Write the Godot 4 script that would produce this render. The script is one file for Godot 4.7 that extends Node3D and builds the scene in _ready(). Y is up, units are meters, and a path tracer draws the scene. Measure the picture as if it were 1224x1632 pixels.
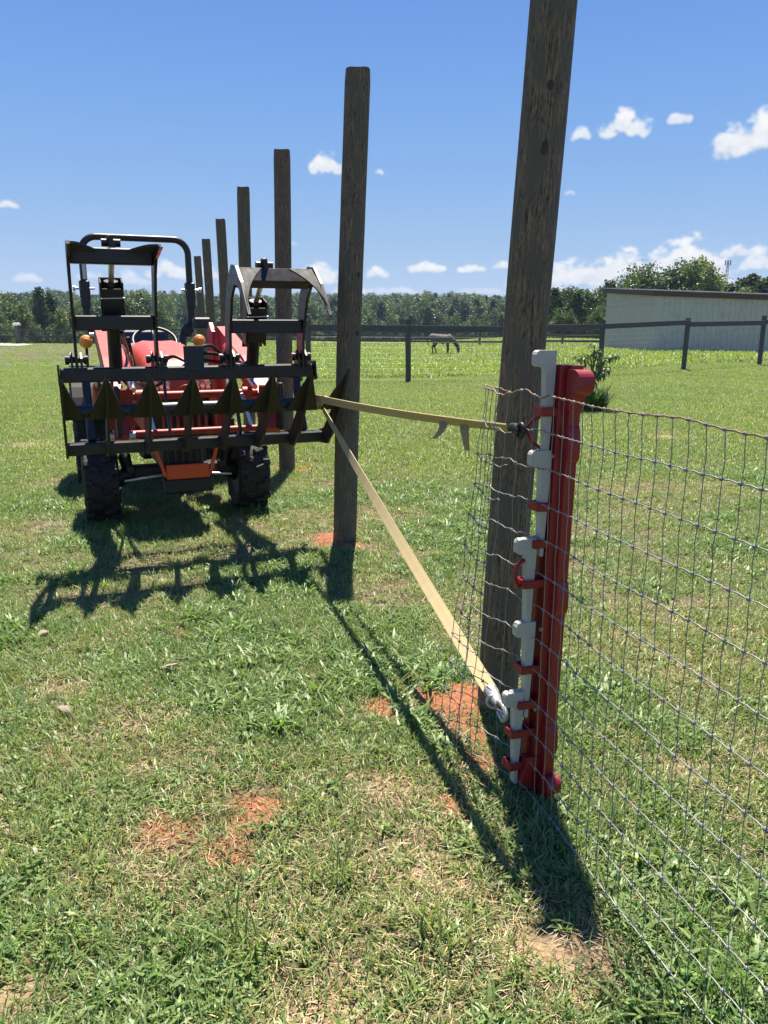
extends Node3D

# ---------------------------------------------------------------- mesh builder
class MB:
	var v := PackedVector3Array()
	var n := PackedVector3Array()
	var uv := PackedVector2Array()
	var c := PackedColorArray()
	var col := Color(1, 1, 1)
	var use_col := false

	func tri(a: Vector3, b: Vector3, d: Vector3, na: Vector3, nb: Vector3, nd: Vector3, ua := Vector2.ZERO, ub := Vector2.ZERO, ud := Vector2.ZERO):
		var g := (d - a).cross(b - a)
		if g.length_squared() < 1e-16:
			return
		if g.dot(na + nb + nd) < 0.0:
			v.append(a); v.append(d); v.append(b)
			n.append(na); n.append(nd); n.append(nb)
			uv.append(ua); uv.append(ud); uv.append(ub)
		else:
			v.append(a); v.append(b); v.append(d)
			n.append(na); n.append(nb); n.append(nd)
			uv.append(ua); uv.append(ub); uv.append(ud)
		if use_col:
			c.append(col); c.append(col); c.append(col)

	func ftri(a: Vector3, b: Vector3, d: Vector3, out: Vector3):
		var g := (d - a).cross(b - a).normalized()
		if g.dot(out) < 0.0:
			g = -g
		tri(a, b, d, g, g, g)

	func fquad(a: Vector3, b: Vector3, d: Vector3, e: Vector3, out: Vector3):
		var g := (d - a).cross(b - a)
		if g.length_squared() < 1e-14:
			g = (e - a).cross(d - a)
		g = g.normalized()
		if g.dot(out) < 0.0:
			g = -g
		tri(a, b, d, g, g, g, Vector2(0, 0), Vector2(1, 0), Vector2(1, 1))
		tri(a, d, e, g, g, g, Vector2(0, 0), Vector2(1, 1), Vector2(0, 1))

	func box(ctr: Vector3, size: Vector3, bev := 0.004, bs := Basis.IDENTITY):
		var h := size * 0.5
		var b: float = min(bev, min(h.x, min(h.y, h.z)) * 0.6)
		var P := {}
		for sx in [-1, 1]:
			for sy in [-1, 1]:
				for sz in [-1, 1]:
					var k := Vector3i(sx, sy, sz)
					P[k] = [ctr + bs * Vector3(sx * h.x, sy * (h.y - b), sz * (h.z - b)), ctr + bs * Vector3(sx * (h.x - b), sy * h.y, sz * (h.z - b)), ctr + bs * Vector3(sx * (h.x - b), sy * (h.y - b), sz * h.z)]
					ftri(P[k][0], P[k][1], P[k][2], bs * Vector3(sx, sy, sz))
		for s in [-1, 1]:
			fquad(P[Vector3i(s, -1, -1)][0], P[Vector3i(s, 1, -1)][0], P[Vector3i(s, 1, 1)][0], P[Vector3i(s, -1, 1)][0], bs * Vector3(s, 0, 0))
			fquad(P[Vector3i(-1, s, -1)][1], P[Vector3i(1, s, -1)][1], P[Vector3i(1, s, 1)][1], P[Vector3i(-1, s, 1)][1], bs * Vector3(0, s, 0))
			fquad(P[Vector3i(-1, -1, s)][2], P[Vector3i(1, -1, s)][2], P[Vector3i(1, 1, s)][2], P[Vector3i(-1, 1, s)][2], bs * Vector3(0, 0, s))
			for t in [-1, 1]:
				fquad(P[Vector3i(s, t, -1)][0], P[Vector3i(s, t, 1)][0], P[Vector3i(s, t, 1)][1], P[Vector3i(s, t, -1)][1], bs * Vector3(s, t, 0))
				fquad(P[Vector3i(-1, s, t)][1], P[Vector3i(1, s, t)][1], P[Vector3i(1, s, t)][2], P[Vector3i(-1, s, t)][2], bs * Vector3(0, s, t))
				fquad(P[Vector3i(s, -1, t)][0], P[Vector3i(s, 1, t)][0], P[Vector3i(s, 1, t)][2], P[Vector3i(s, -1, t)][2], bs * Vector3(s, 0, t))

	# a square bar between two points; w across (perpendicular to side hint), t along the hint
	func bar(a: Vector3, b: Vector3, w: float, t: float, hint := Vector3.UP, bev := 0.003):
		var d := (b - a).normalized()
		var x := d.cross(hint).normalized()
		var y := x.cross(d).normalized()
		box((a + b) * 0.5, Vector3(w, t, a.distance_to(b)), bev, Basis(x, y, -d))

	func tube(pts: Array, r, sides := 8, caps := true):
		var m := pts.size()
		var rings := []
		var nor := []
		var up := Vector3(0.123, 0.9, 0.31).normalized()
		var L := 0.0
		var ls := []
		for i in m:
			var p: Vector3 = pts[i]
			var d: Vector3 = (pts[min(i + 1, m - 1)] - pts[max(i - 1, 0)]).normalized()
			if i > 0:
				L += p.distance_to(pts[i - 1])
			ls.append(L)
			var x := d.cross(up)
			if x.length() < 0.05:
				x = d.cross(Vector3(1, 0.1, 0))
			x = x.normalized()
			var y := x.cross(d).normalized()
			up = y
			var rr: float = r[i] if r is Array else r
			var ring := []
			var rn := []
			for k in sides:
				var a := TAU * k / sides
				var o := x * cos(a) + y * sin(a)
				ring.append(p + o * rr)
				rn.append(o)
			rings.append(ring)
			nor.append(rn)
		for i in m - 1:
			for k in sides:
				var k2 := (k + 1) % sides
				var u0 := float(k) / sides
				var u1 := float(k + 1) / sides
				tri(rings[i][k], rings[i][k2], rings[i + 1][k2], nor[i][k], nor[i][k2], nor[i + 1][k2], Vector2(u0, ls[i]), Vector2(u1, ls[i]), Vector2(u1, ls[i + 1]))
				tri(rings[i][k], rings[i + 1][k2], rings[i + 1][k], nor[i][k], nor[i + 1][k2], nor[i + 1][k], Vector2(u0, ls[i]), Vector2(u1, ls[i + 1]), Vector2(u0, ls[i + 1]))
		if caps:
			for e in [0, m - 1]:
				var d2: Vector3 = (pts[1] - pts[0]).normalized() * -1.0 if e == 0 else (pts[m - 1] - pts[m - 2]).normalized()
				for k in sides:
					tri(pts[e], rings[e][k], rings[e][(k + 1) % sides], d2, d2, d2)

	# polygon in local xy, thickness along local z
	func prism(poly: PackedVector2Array, xf: Transform3D, depth: float):
		var ix := Geometry2D.triangulate_polygon(poly)
		var h := depth * 0.5
		for s in [-1.0, 1.0]:
			var nn := xf.basis * Vector3(0, 0, s)
			for i in range(0, ix.size(), 3):
				var a := poly[ix[i]]
				var b := poly[ix[i + 1]]
				var d := poly[ix[i + 2]]
				tri(xf * Vector3(a.x, a.y, s * h), xf * Vector3(b.x, b.y, s * h), xf * Vector3(d.x, d.y, s * h), nn, nn, nn)
		var cw := 1.0 if Geometry2D.is_polygon_clockwise(poly) else -1.0
		for i in poly.size():
			var a := poly[i]
			var b := poly[(i + 1) % poly.size()]
			var e := b - a
			var o := xf.basis * Vector3(-e.y * cw, e.x * cw, 0)
			fquad(xf * Vector3(a.x, a.y, -h), xf * Vector3(b.x, b.y, -h), xf * Vector3(b.x, b.y, h), xf * Vector3(a.x, a.y, h), o)

	# profile of Vector2(radius, along) turned about an axis through o
	func lathe(prof: Array, o: Vector3, ax: Vector3, sides := 24, smooth := false):
		ax = ax.normalized()
		var x := ax.cross(Vector3(0.3, 0.5, 0.81)).normalized()
		var y := ax.cross(x).normalized()
		for i in prof.size() - 1:
			var p: Vector2 = prof[i]
			var q: Vector2 = prof[i + 1]
			var e := q - p
			var nr := Vector2(e.y, -e.x).normalized()
			for k in sides:
				var a0 := TAU * k / sides
				var a1 := TAU * (k + 1) / sides
				var d0 := x * cos(a0) + y * sin(a0)
				var d1 := x * cos(a1) + y * sin(a1)
				var n0 := d0 * nr.x + ax * nr.y
				var n1 := d1 * nr.x + ax * nr.y
				tri(o + d0 * p.x + ax * p.y, o + d1 * p.x + ax * p.y, o + d1 * q.x + ax * q.y, n0, n1, n1, Vector2(float(k) / sides, p.y), Vector2(float(k + 1) / sides, p.y), Vector2(float(k + 1) / sides, q.y))
				tri(o + d0 * p.x + ax * p.y, o + d1 * q.x + ax * q.y, o + d0 * q.x + ax * q.y, n0, n1, n0, Vector2(float(k) / sides, p.y), Vector2(float(k + 1) / sides, q.y), Vector2(float(k) / sides, q.y))

	func ball(o: Vector3, r: Vector3, sides := 14):
		var rows := sides / 2
		for i in rows:
			for k in sides:
				var q := []
				for e in [[0, 0], [0, 1], [1, 1], [1, 0]]:
					var a: float = PI * (i + e[0]) / rows
					var b: float = TAU * (k + e[1]) / sides
					q.append(Vector3(sin(a) * cos(b), cos(a), sin(a) * sin(b)))
				tri(o + q[0] * r, o + q[1] * r, o + q[2] * r, q[0], q[1], q[2])
				tri(o + q[0] * r, o + q[2] * r, o + q[3] * r, q[0], q[2], q[3])

	func mesh() -> ArrayMesh:
		var a := []
		a.resize(Mesh.ARRAY_MAX)
		a[Mesh.ARRAY_VERTEX] = v
		a[Mesh.ARRAY_NORMAL] = n
		a[Mesh.ARRAY_TEX_UV] = uv
		if use_col:
			a[Mesh.ARRAY_COLOR] = c
		var m := ArrayMesh.new()
		m.add_surface_from_arrays(Mesh.PRIMITIVE_TRIANGLES, a)
		return m

# ---------------------------------------------------------------- scene helpers
var M := {}
var counts := {}
var rng := RandomNumberGenerator.new()

func numbered(called: String) -> String:
	if not counts.has(called):
		counts[called] = 0
		return called
	counts[called] += 1
	return "%s_%03d" % [called, counts[called]]

func thing(called: String, label: String, category: String, at := Vector3.ZERO, turn := 0.0, group := "") -> Node3D:
	var o := Node3D.new()
	o.name = numbered(called)
	add_child(o)
	o.position = at
	o.rotation.y = turn
	o.set_meta("label", label)
	o.set_meta("category", category)
	if group != "":
		o.set_meta("group", group)
	return o

func obj(called: String, mb, mat: Material, parent: Node, label := "") -> MeshInstance3D:
	var o := MeshInstance3D.new()
	o.mesh = mb.mesh() if mb is MB else mb
	o.material_override = mat
	o.name = called
	parent.add_child(o, true)
	if label != "":
		o.set_meta("label", label)
	return o

func sub(called: String, parent: Node, at := Vector3.ZERO) -> Node3D:
	var o := Node3D.new()
	o.name = called
	parent.add_child(o, true)
	o.position = at
	return o

func structure(called: String, mb, mat: Material) -> MeshInstance3D:
	var o := obj(called, mb, mat, self)
	o.set_meta("kind", "structure")
	return o

func stuff(o: Node, label := "", category := ""):
	o.set_meta("kind", "stuff")
	if label != "":
		o.set_meta("label", label)
		o.set_meta("category", category)

func lin(r: float, g: float, b: float) -> Color:
	return Color(r, g, b).linear_to_srgb()

func smat(r: float, g: float, b: float, rough := 0.6, metal := 0.0) -> StandardMaterial3D:
	var m := StandardMaterial3D.new()
	m.albedo_color = lin(r, g, b)
	m.roughness = rough
	m.metallic = metal
	return m

func noise(seed_: int, freq: float, oct := 4, kind := FastNoiseLite.TYPE_SIMPLEX_SMOOTH) -> FastNoiseLite:
	var f := FastNoiseLite.new()
	f.seed = seed_
	f.frequency = freq
	f.noise_type = kind
	f.fractal_octaves = oct
	return f

func nimg(f: FastNoiseLite, w: int, h: int, sw := 0, sh := 0) -> PackedByteArray:
	var im := f.get_seamless_image(w, h)
	im.convert(Image.FORMAT_L8)
	if sw > 0:
		im.resize(sw, sh, Image.INTERPOLATE_CUBIC)
	return im.get_data()

# texture that mixes three linear colours by two grey fields
func tex2(w: int, h: int, a: PackedByteArray, b: PackedByteArray, c0: Vector3, c1: Vector3, c2: Vector3, lo := 0.45, hi := 0.75) -> ImageTexture:
	var out := PackedByteArray()
	out.resize(w * h * 3)
	var lut := PackedByteArray()
	lut.resize(1024)
	for i in 1024:
		lut[i] = int(255.0 * Color(i / 1023.0, 0, 0).linear_to_srgb().r)
	for i in w * h:
		var t := a[i] / 255.0
		var s := clampf((b[i] / 255.0 - lo) / (hi - lo), 0.0, 1.0)
		var q := c0.lerp(c1, t).lerp(c2, s)
		out[i * 3] = lut[int(clampf(q.x, 0, 1) * 1023)]
		out[i * 3 + 1] = lut[int(clampf(q.y, 0, 1) * 1023)]
		out[i * 3 + 2] = lut[int(clampf(q.z, 0, 1) * 1023)]
	return ImageTexture.create_from_image(Image.create_from_data(w, h, false, Image.FORMAT_RGB8, out))

func grey_tex(w: int, h: int, a: PackedByteArray, lo: float, hi: float) -> ImageTexture:
	var out := PackedByteArray()
	out.resize(w * h)
	for i in w * h:
		out[i] = int(255.0 * clampf(lerpf(lo, hi, a[i] / 255.0), 0, 1))
	return ImageTexture.create_from_image(Image.create_from_data(w, h, false, Image.FORMAT_L8, out))

func normal_tex(w: int, h: int, a: PackedByteArray, strength: float) -> ImageTexture:
	var im := Image.create_from_data(w, h, false, Image.FORMAT_L8, a)
	im.convert(Image.FORMAT_RGBA8)
	im.bump_map_to_normal_map(strength)
	return ImageTexture.create_from_image(im)

func ss(a: float, b: float, x: float) -> float:
	var t := clampf((x - a) / (b - a), 0.0, 1.0)
	return t * t * (3.0 - 2.0 * t)

# ---------------------------------------------------------------- ground shape
var g_noise: FastNoiseLite
var p_noise: FastNoiseLite
var p2_noise: FastNoiseLite

func gh(x: float, z: float) -> float:
	var r := sqrt(x * x + z * z)
	var h := 0.0
	h += 0.16 * ss(3.0, 12.0, x) * ss(12.0, 32.0, -z)
	h += -6.0 * ss(64.0, 150.0, r) + 11.0 * ss(190.0, 430.0, r)
	h += 0.22 * ss(9.0, 40.0, r) * g_noise.get_noise_2d(x, z)
	return h

# bare patches of ground: x, z, radius, kind (0 red clay, 1 sandy)
const BARE := [[0.18, -2.64, 0.13, 0], [0.31, -2.66, 0.16, 0], [0.29, -2.42, 0.12, 0], [0.4, -2.72, 0.15, 0], [-0.35, -1.98, 0.085, 0], [-0.43, -1.79, 0.065, 0], [-0.6, -1.87, 0.075, 0],
	[0.127, -1.72, 0.09, 1], [-0.12, -1.3, 0.11, 1], [-0.16, -1.18, 0.1, 1], [-0.36, -4.9, 0.14, 0], [-0.27, -2.88, 0.08, 0], [0.02, -2.11, 0.09, 1], [-4.1, -9.1, 0.35, 1], [0.337, -1.45, 0.1, 1],
	[0.48, -1.43, 0.12, 1], [-0.86, -7.45, 0.2, 0], [0.0, -2.59, 0.1, 0], [-0.9, -3.3, 0.07, 0], [-0.8, -1.33, 0.11, 1], [0.11, -2.83, 0.07, 0], [0.3, -2.2, 0.07, 0], [-0.26, -1.25, 0.06, 1], [0.6, -2.75, 0.1, 1],
	[0.95, -2.2, 0.1, 1], [-0.2, -4.75, 0.1, 0], [0.7, -19.7, 0.5, 1], [2.9, -13.2, 0.3, 1], [3.6, -9.7, 0.3, 1], [0.2, -1.98, 0.05, 0], [-1.2, -2.75, 0.08, 1], [1.35, -1.75, 0.12, 1]]

func bare(x: float, z: float, kind: int) -> float:
	var s := 0.0
	for b in BARE:
		if b[3] != kind:
			continue
		var dx: float = x - b[0]
		var dz: float = z - b[1]
		var r: float = b[2]
		var q := sqrt(dx * dx + dz * dz) / r
		if q < 1.8:
			s = max(s, 1.0 - ss(0.55, 1.25, q + 0.55 * p2_noise.get_noise_2d(x * 4.0, z * 4.0)))
	return s

# ================================================================ scene
func _ready():
	rng.seed = 4711
	g_noise = noise(3, 0.035, 3)
	p_noise = noise(11, 0.55, 3)
	p2_noise = noise(29, 1.6, 4)
	setup_camera_and_light()
	make_materials()
	print("materials ", Time.get_ticks_msec())
	make_ground()
	print("ground ", Time.get_ticks_msec())
	make_woods()
	make_far_things()
	print("woods ", Time.get_ticks_msec())
	make_posts()
	make_tractor()
	make_grapple()
	print("tractor ", Time.get_ticks_msec())
	make_stretcher()
	make_woven_fence()
	make_straps()
	make_donkey()
	make_sapling()
	make_grass()
	make_litter()
	print("done ", Time.get_ticks_msec())

func setup_camera_and_light():
	var cam := Camera3D.new()
	cam.name = "camera"
	cam.fov = 67.3
	cam.near = 0.05
	cam.far = 3000.0
	cam.position = Vector3(0, 1.38, 0)
	cam.rotation_degrees = Vector3(-13.663, 0, 0)
	add_child(cam)
	cam.current = true
	var env := Environment.new()
	env.background_mode = Environment.BG_SKY
	var sky := Sky.new()
	var pm := PanoramaSkyMaterial.new()
	pm.panorama = make_sky()
	sky.sky_material = pm
	env.sky = sky
	env.background_energy_multiplier = SKY_ENERGY
	env.tonemap_mode = Environment.TONE_MAPPER_LINEAR
	env.tonemap_exposure = EXPOSURE
	env.sdfgi_enabled = true
	env.ssao_enabled = true
	env.ssil_enabled = true
	env.fog_enabled = true
	env.fog_density = 0.00025
	env.fog_light_color = Color(0.74, 0.83, 0.95)
	var we := WorldEnvironment.new()
	we.name = "environment"
	we.environment = env
	add_child(we)
	var sun := DirectionalLight3D.new()
	sun.name = "sun"
	sun.light_energy = 1.6
	sun.light_color = Color(1.0, 0.955, 0.89)
	sun.light_angular_distance = 0.53
	sun.shadow_enabled = true
	# the sun stands 67.5 degrees high, almost straight ahead of the viewer
	var el := deg_to_rad(67.5)
	var az := deg_to_rad(4.0)
	var to_sun := Vector3(sin(az) * cos(el), sin(el), -cos(az) * cos(el))
	sun.basis = Basis.looking_at(-to_sun, Vector3(1, 0, 0))
	add_child(sun)

const SKY_ENERGY := 0.385
const EXPOSURE := 2.6

func make_sky() -> ImageTexture:
	var W := 4096
	var Hh := 2048
	var im := Image.create(W, Hh, false, Image.FORMAT_RGB8)
	# clear air: elevation in degrees, colour as seen
	var stops := [[-90.0, Color8(150, 160, 140)], [-1.0, Color8(176, 196, 222)], [0.0, Color8(190, 210, 236)], [2.5, Color8(183, 207, 238)], [5.5, Color8(163, 197, 236)], [10.0, Color8(141, 183, 236)], [15.0, Color8(124, 170, 234)], [21.0, Color8(108, 154, 228)], [40.0, Color8(82, 130, 214)], [90.0, Color8(62, 108, 196)]]
	var rowcol := []
	for y in Hh:
		var el := 90.0 - 180.0 * (y + 0.5) / Hh
		var col: Color = stops[0][1]
		for i in stops.size() - 1:
			if el >= stops[i][0] and el <= stops[i + 1][0]:
				col = stops[i][1].lerp(stops[i + 1][1], (el - stops[i][0]) / (stops[i + 1][0] - stops[i][0]))
		rowcol.append(col)
		im.fill_rect(Rect2i(0, y, W, 1), col)
	# fair-weather cumulus: azimuth, elevation of the flat base, half width, height (degrees), density
	var cl := [[-4.0, 10.1, 1.5, 2.0, 1.0], [-0.4, 10.1, 0.4, 0.4, 0.8], [-24.6, 7.3, 0.75, 0.5, 0.9], [13.2, 11.9, 0.75, 1.05, 0.9], [16.0, 11.9, 1.9, 2.0, 1.0], [19.3, 12.5, 0.95, 1.0, 0.9], [24.3, 10.3, 3.2, 3.4, 1.1], [12.7, 8.6, 0.4, 0.4, 0.6],
		[10.5, 2.4, 2.4, 1.6, 0.8], [13.1, 2.7, 2.4, 2.6, 1.0], [16.5, 2.9, 3.3, 2.6, 1.0], [20.3, 3.2, 3.4, 2.8, 1.05], [18.0, 2.0, 5.0, 1.6, 0.7], [23.6, 4.4, 1.2, 0.9, 0.9], [25.0, 3.6, 1.5, 1.5, 0.9], [22.8, 1.9, 2.2, 1.6, 0.8], [2.9, 3.7, 1.45, 0.8, 1.0], [6.2, 3.7, 1.15, 0.65, 1.0], [8.3, 3.9, 0.8, 0.6, 0.9], [-0.6, 3.3, 1.0, 1.0, 1.0], [-4.8, 2.9, 1.8, 1.8, 1.0], [-2.6, 2.2, 1.6, 0.8, 0.6],
		[-15.2, 3.2, 1.7, 1.4, 0.9], [-12.4, 3.2, 1.1, 1.2, 0.8], [-17.6, 2.7, 1.6, 1.0, 0.6], [-9.0, 2.5, 1.6, 1.2, 0.6], [-24.1, 2.8, 1.2, 0.65, 0.6], [-20.2, 3.1, 1.0, 0.65, 0.6], [0.6, 2.2, 2.8, 0.5, 0.5], [7.0, 2.2, 2.4, 0.5, 0.4], [-6.5, 5.5, 0.5, 0.3, 0.4]]
	var r2 := RandomNumberGenerator.new()
	r2.seed = 77
	for i in 80:
		var az := r2.randf_range(34.0, 326.0)
		var low := r2.randf() < 0.6
		var hw := r2.randf_range(1.0, 3.6)
		cl.append([az, r2.randf_range(1.5, 5.0) if low else r2.randf_range(8.0, 34.0), hw, hw * r2.randf_range(0.5, 1.1), r2.randf_range(0.6, 1.1)])
	var nz := noise(5, 0.045, 5)
	var nf := noise(6, 0.14, 4)
	var k := W / 360.0
	for q in cl:
		var cx: float = q[0] * k
		var cy: float = (90.0 - q[1]) * k
		var hw: float = q[2] * k
		var hh: float = q[3] * k
		var dens: float = q[4]
		# puffs on a flat base
		var puffs := []
		var np := 7
		for j in np:
			var t := (j + 0.5) / np * 2.0 - 1.0
			var tall := (1.0 - absf(t) * 0.8) * r2.randf_range(0.5, 1.0)
			puffs.append(Vector3(t * 0.72, tall * 0.48, r2.randf_range(0.22, 0.34) + 0.2 * tall))
		var aspect := hh / hw
		for y in range(int(cy - hh * 1.35), int(cy + hh * 0.35) + 2):
			for x in range(int(cx - hw * 1.25), int(cx + hw * 1.25) + 2):
				var u := (x - cx) / hw
				var w := (cy - y) / hh
				var f := -0.6
				for p in puffs:
					var du: float = (u - p.x)
					var dw: float = (w - p.y) * lerpf(1.0, aspect, 0.35)
					f = maxf(f, 1.0 - sqrt(du * du + dw * dw) / p.z)
				var nn := nz.get_noise_2d(x * 1.0 + q[0] * 37.0, y * 1.6) * 0.9 + nf.get_noise_2d(x, y * 1.4) * 0.45
				f += nn * 0.75
				f -= ss(0.12, -0.28, w) * 1.2
				var a := ss(-0.08, 0.42, f) * minf(dens, 1.0) * (0.55 + 0.45 * ss(0.0, 0.7, f))
				if a > 0.004:
					var lit := clampf(0.62 + 0.5 * (w - 0.12) + nn * 0.35, 0.0, 1.0)
					var cc := Color8(196, 208, 228).lerp(Color8(250, 251, 253), lit)
					var xx := posmod(x, W)
					im.set_pixel(xx, y, im.get_pixel(xx, y).lerp(cc, a))
	return ImageTexture.create_from_image(im)

# ---------------------------------------------------------------- materials
func make_materials():
	# weathered treated timber: streaks along the grain, stains, checks
	var g1 := nimg(noise(21, 0.075, 5), 512, 96, 512, 1024)
	var g2 := nimg(noise(22, 0.02, 4), 256, 256, 512, 1024)
	var g3 := nimg(noise(23, 0.14, 4), 512, 256, 512, 1024)
	for i in g1.size():
		g1[i] = clampi((g1[i] * 11 + g3[i] * 9) / 20 + (g1[i] - 128) / 4 + (g3[i] - 128) / 4, 0, 255)
	var m := StandardMaterial3D.new()
	m.albedo_texture = tex2(512, 1024, g1, g2, Vector3(0.016, 0.012, 0.0075), Vector3(0.25, 0.188, 0.115), Vector3(0.1, 0.088, 0.06), 0.42, 0.75)
	m.normal_enabled = true
	m.normal_texture = normal_tex(512, 1024, g1, 3.0)
	m.normal_scale = 0.9
	m.roughness = 0.88
	M.timber = m
	m = StandardMaterial3D.new()
	m.albedo_texture = tex2(512, 1024, g1, g2, Vector3(0.042, 0.041, 0.037), Vector3(0.13, 0.126, 0.112), Vector3(0.075, 0.077, 0.068), 0.4, 0.75)
	m.roughness = 0.9
	m.uv1_triplanar = true
	m.uv1_scale = Vector3(0.7, 0.7, 0.7)
	M.greywood = m
	var fine := nimg(noise(31, 0.03, 5), 512, 512)
	var blot := nimg(noise(32, 0.012, 4), 512, 512)
	var speck := nimg(noise(33, 0.09, 3), 512, 512)
	M.fine = fine
	# tractor paint, faded and dusty in patches, darkened to carry shade on the loader
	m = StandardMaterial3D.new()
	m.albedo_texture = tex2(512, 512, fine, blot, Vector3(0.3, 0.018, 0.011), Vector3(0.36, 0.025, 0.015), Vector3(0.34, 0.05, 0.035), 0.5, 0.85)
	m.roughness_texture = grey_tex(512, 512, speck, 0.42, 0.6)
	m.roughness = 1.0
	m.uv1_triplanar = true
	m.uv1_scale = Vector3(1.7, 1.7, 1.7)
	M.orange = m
	m = smat(0.62, 0.075, 0.012, 0.42)
	M.guard = m
	# black gloss enamel of the grapple
	m = StandardMaterial3D.new()
	m.albedo_texture = tex2(512, 512, fine, blot, Vector3(0.006, 0.006, 0.007), Vector3(0.011, 0.011, 0.012), Vector3(0.022, 0.02, 0.017), 0.7, 1.0)
	m.roughness_texture = grey_tex(512, 512, blot, 0.32, 0.52)
	m.roughness = 1.0
	m.uv1_triplanar = true
	m.uv1_scale = Vector3(2.1, 2.1, 2.1)
	M.enamel = m
	# teeth: paint scuffed by soil
	m = StandardMaterial3D.new()
	m.albedo_texture = tex2(512, 512, fine, speck, Vector3(0.008, 0.008, 0.006), Vector3(0.017, 0.0155, 0.01), Vector3(0.07, 0.055, 0.032), 0.58, 0.9)
	m.roughness = 0.55
	m.uv1_triplanar = true
	m.uv1_scale = Vector3(3, 3, 3)
	M.tooth = m
	M.black = smat(0.007, 0.007, 0.008, 0.45)
	M.plastic = smat(0.011, 0.0115, 0.013, 0.42)
	m = StandardMaterial3D.new()
	m.albedo_texture = tex2(512, 512, fine, speck, Vector3(0.007, 0.007, 0.007), Vector3(0.013, 0.0125, 0.012), Vector3(0.04, 0.033, 0.025), 0.58, 0.92)
	m.roughness = 0.72
	m.uv1_triplanar = true
	m.uv1_scale = Vector3(3, 3, 3)
	M.rubber = m
	M.steel = smat(0.55, 0.55, 0.54, 0.32, 0.9)
	M.castmetal = smat(0.42, 0.42, 0.4, 0.45, 0.6)
	m = StandardMaterial3D.new()
	m.albedo_texture = tex2(512, 512, fine, speck, Vector3(0.035, 0.035, 0.037), Vector3(0.06, 0.06, 0.062), Vector3(0.09, 0.086, 0.078), 0.58, 0.92)
	m.metallic_specular = 0.3
	m.roughness_texture = grey_tex(512, 512, blot, 0.6, 0.8)
	m.roughness = 1.0
	m.uv1_triplanar = true
	m.uv1_scale = Vector3(3, 3, 3)
	M.greysteel = m
	m = StandardMaterial3D.new()  # same tractor paint, its colour lightened to carry sunlight on the hood
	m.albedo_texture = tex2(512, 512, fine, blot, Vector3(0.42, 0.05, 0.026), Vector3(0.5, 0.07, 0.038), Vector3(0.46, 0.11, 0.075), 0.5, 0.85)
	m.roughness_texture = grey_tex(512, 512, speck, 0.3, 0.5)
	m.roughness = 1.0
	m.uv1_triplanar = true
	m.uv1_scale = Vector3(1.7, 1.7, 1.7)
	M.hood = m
	m = smat(0.62, 0.64, 0.66, 0.12, 0.6)
	M.lens = m
	M.navy = smat(0.012, 0.018, 0.045, 0.6)
	M.rim = smat(0.09, 0.08, 0.07, 0.5)
	m = smat(0.85, 0.28, 0.01, 0.12)
	m.clearcoat_enabled = true
	m.subsurf_scatter_enabled = true
	m.subsurf_scatter_strength = 0.3
	M.amber = m
	# galvanised wire
	m = smat(0.21, 0.212, 0.208, 0.48, 0.38)
	M.wire = m
	M.rustwire = smat(0.2, 0.115, 0.085, 0.62, 0.2)
	# stretcher
	m = StandardMaterial3D.new()
	m.albedo_texture = tex2(512, 512, fine, speck, Vector3(0.2, 0.0035, 0.007), Vector3(0.24, 0.006, 0.01), Vector3(0.12, 0.045, 0.035), 0.72, 0.86)
	m.roughness_texture = grey_tex(512, 512, blot, 0.32, 0.52)
	m.roughness = 1.0
	m.uv1_triplanar = true
	m.uv1_scale = Vector3(4, 4, 4)
	M.red = m
	m = StandardMaterial3D.new()
	m.albedo_texture = tex2(512, 512, fine, speck, Vector3(0.36, 0.352, 0.3), Vector3(0.46, 0.452, 0.39), Vector3(0.24, 0.225, 0.175), 0.58, 0.85)
	m.roughness = 0.48
	m.uv1_triplanar = true
	m.uv1_scale = Vector3(6, 6, 6)
	M.wedge = m
	# webbing: fine ribs along, woven speckle
	var wv := PackedByteArray()
	wv.resize(64 * 256)
	for y in 256:
		for x in 64:
			var stripe := 1.0 if (x > 12 and x < 18) or (x > 46 and x < 52) else 0.0
			var rib := 0.5 + 0.5 * sin(x * TAU / 5.3) * sin(y * TAU / 8.0 + (x / 5) * PI)
			wv[y * 64 + x] = int(255 * clampf(0.25 + 0.5 * rib + 0.25 * stripe, 0, 1))
	var wb := nimg(noise(41, 0.05, 3), 64, 256)
	m = StandardMaterial3D.new()
	m.albedo_texture = tex2(64, 256, wv, wb, Vector3(0.26, 0.2, 0.085), Vector3(0.5, 0.41, 0.21), Vector3(0.34, 0.29, 0.175), 0.5, 0.85)
	m.roughness = 0.8
	m.backlight_enabled = true
	m.backlight = lin(0.12, 0.09, 0.03)
	M.strap = m
	M.strapgrey = smat(0.27, 0.225, 0.14, 0.9)
	# leaf materials
	for d in [["grass", 0.72, 0.86, 0.3, 0.44], ["leaf", 0.5, 0.62, 0.22, 0.55]]:
		m = StandardMaterial3D.new()
		m.albedo_color = Color(1, 1, 1)
		m.vertex_color_use_as_albedo = true
		m.roughness = d[4]
		m.cull_mode = BaseMaterial3D.CULL_DISABLED
		m.backlight_enabled = true
		m.backlight = lin(d[1], d[2], d[3])
		M[d[0]] = m
	m = StandardMaterial3D.new()
	m.vertex_color_use_as_albedo = true
	m.roughness = 0.9
	m.cull_mode = BaseMaterial3D.CULL_DISABLED
	M.straw = m
	M.bark = smat(0.085, 0.065, 0.048, 0.95)
	# soil under everything: vertex colour times a mottled grain
	m = StandardMaterial3D.new()
	m.vertex_color_use_as_albedo = true
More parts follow.
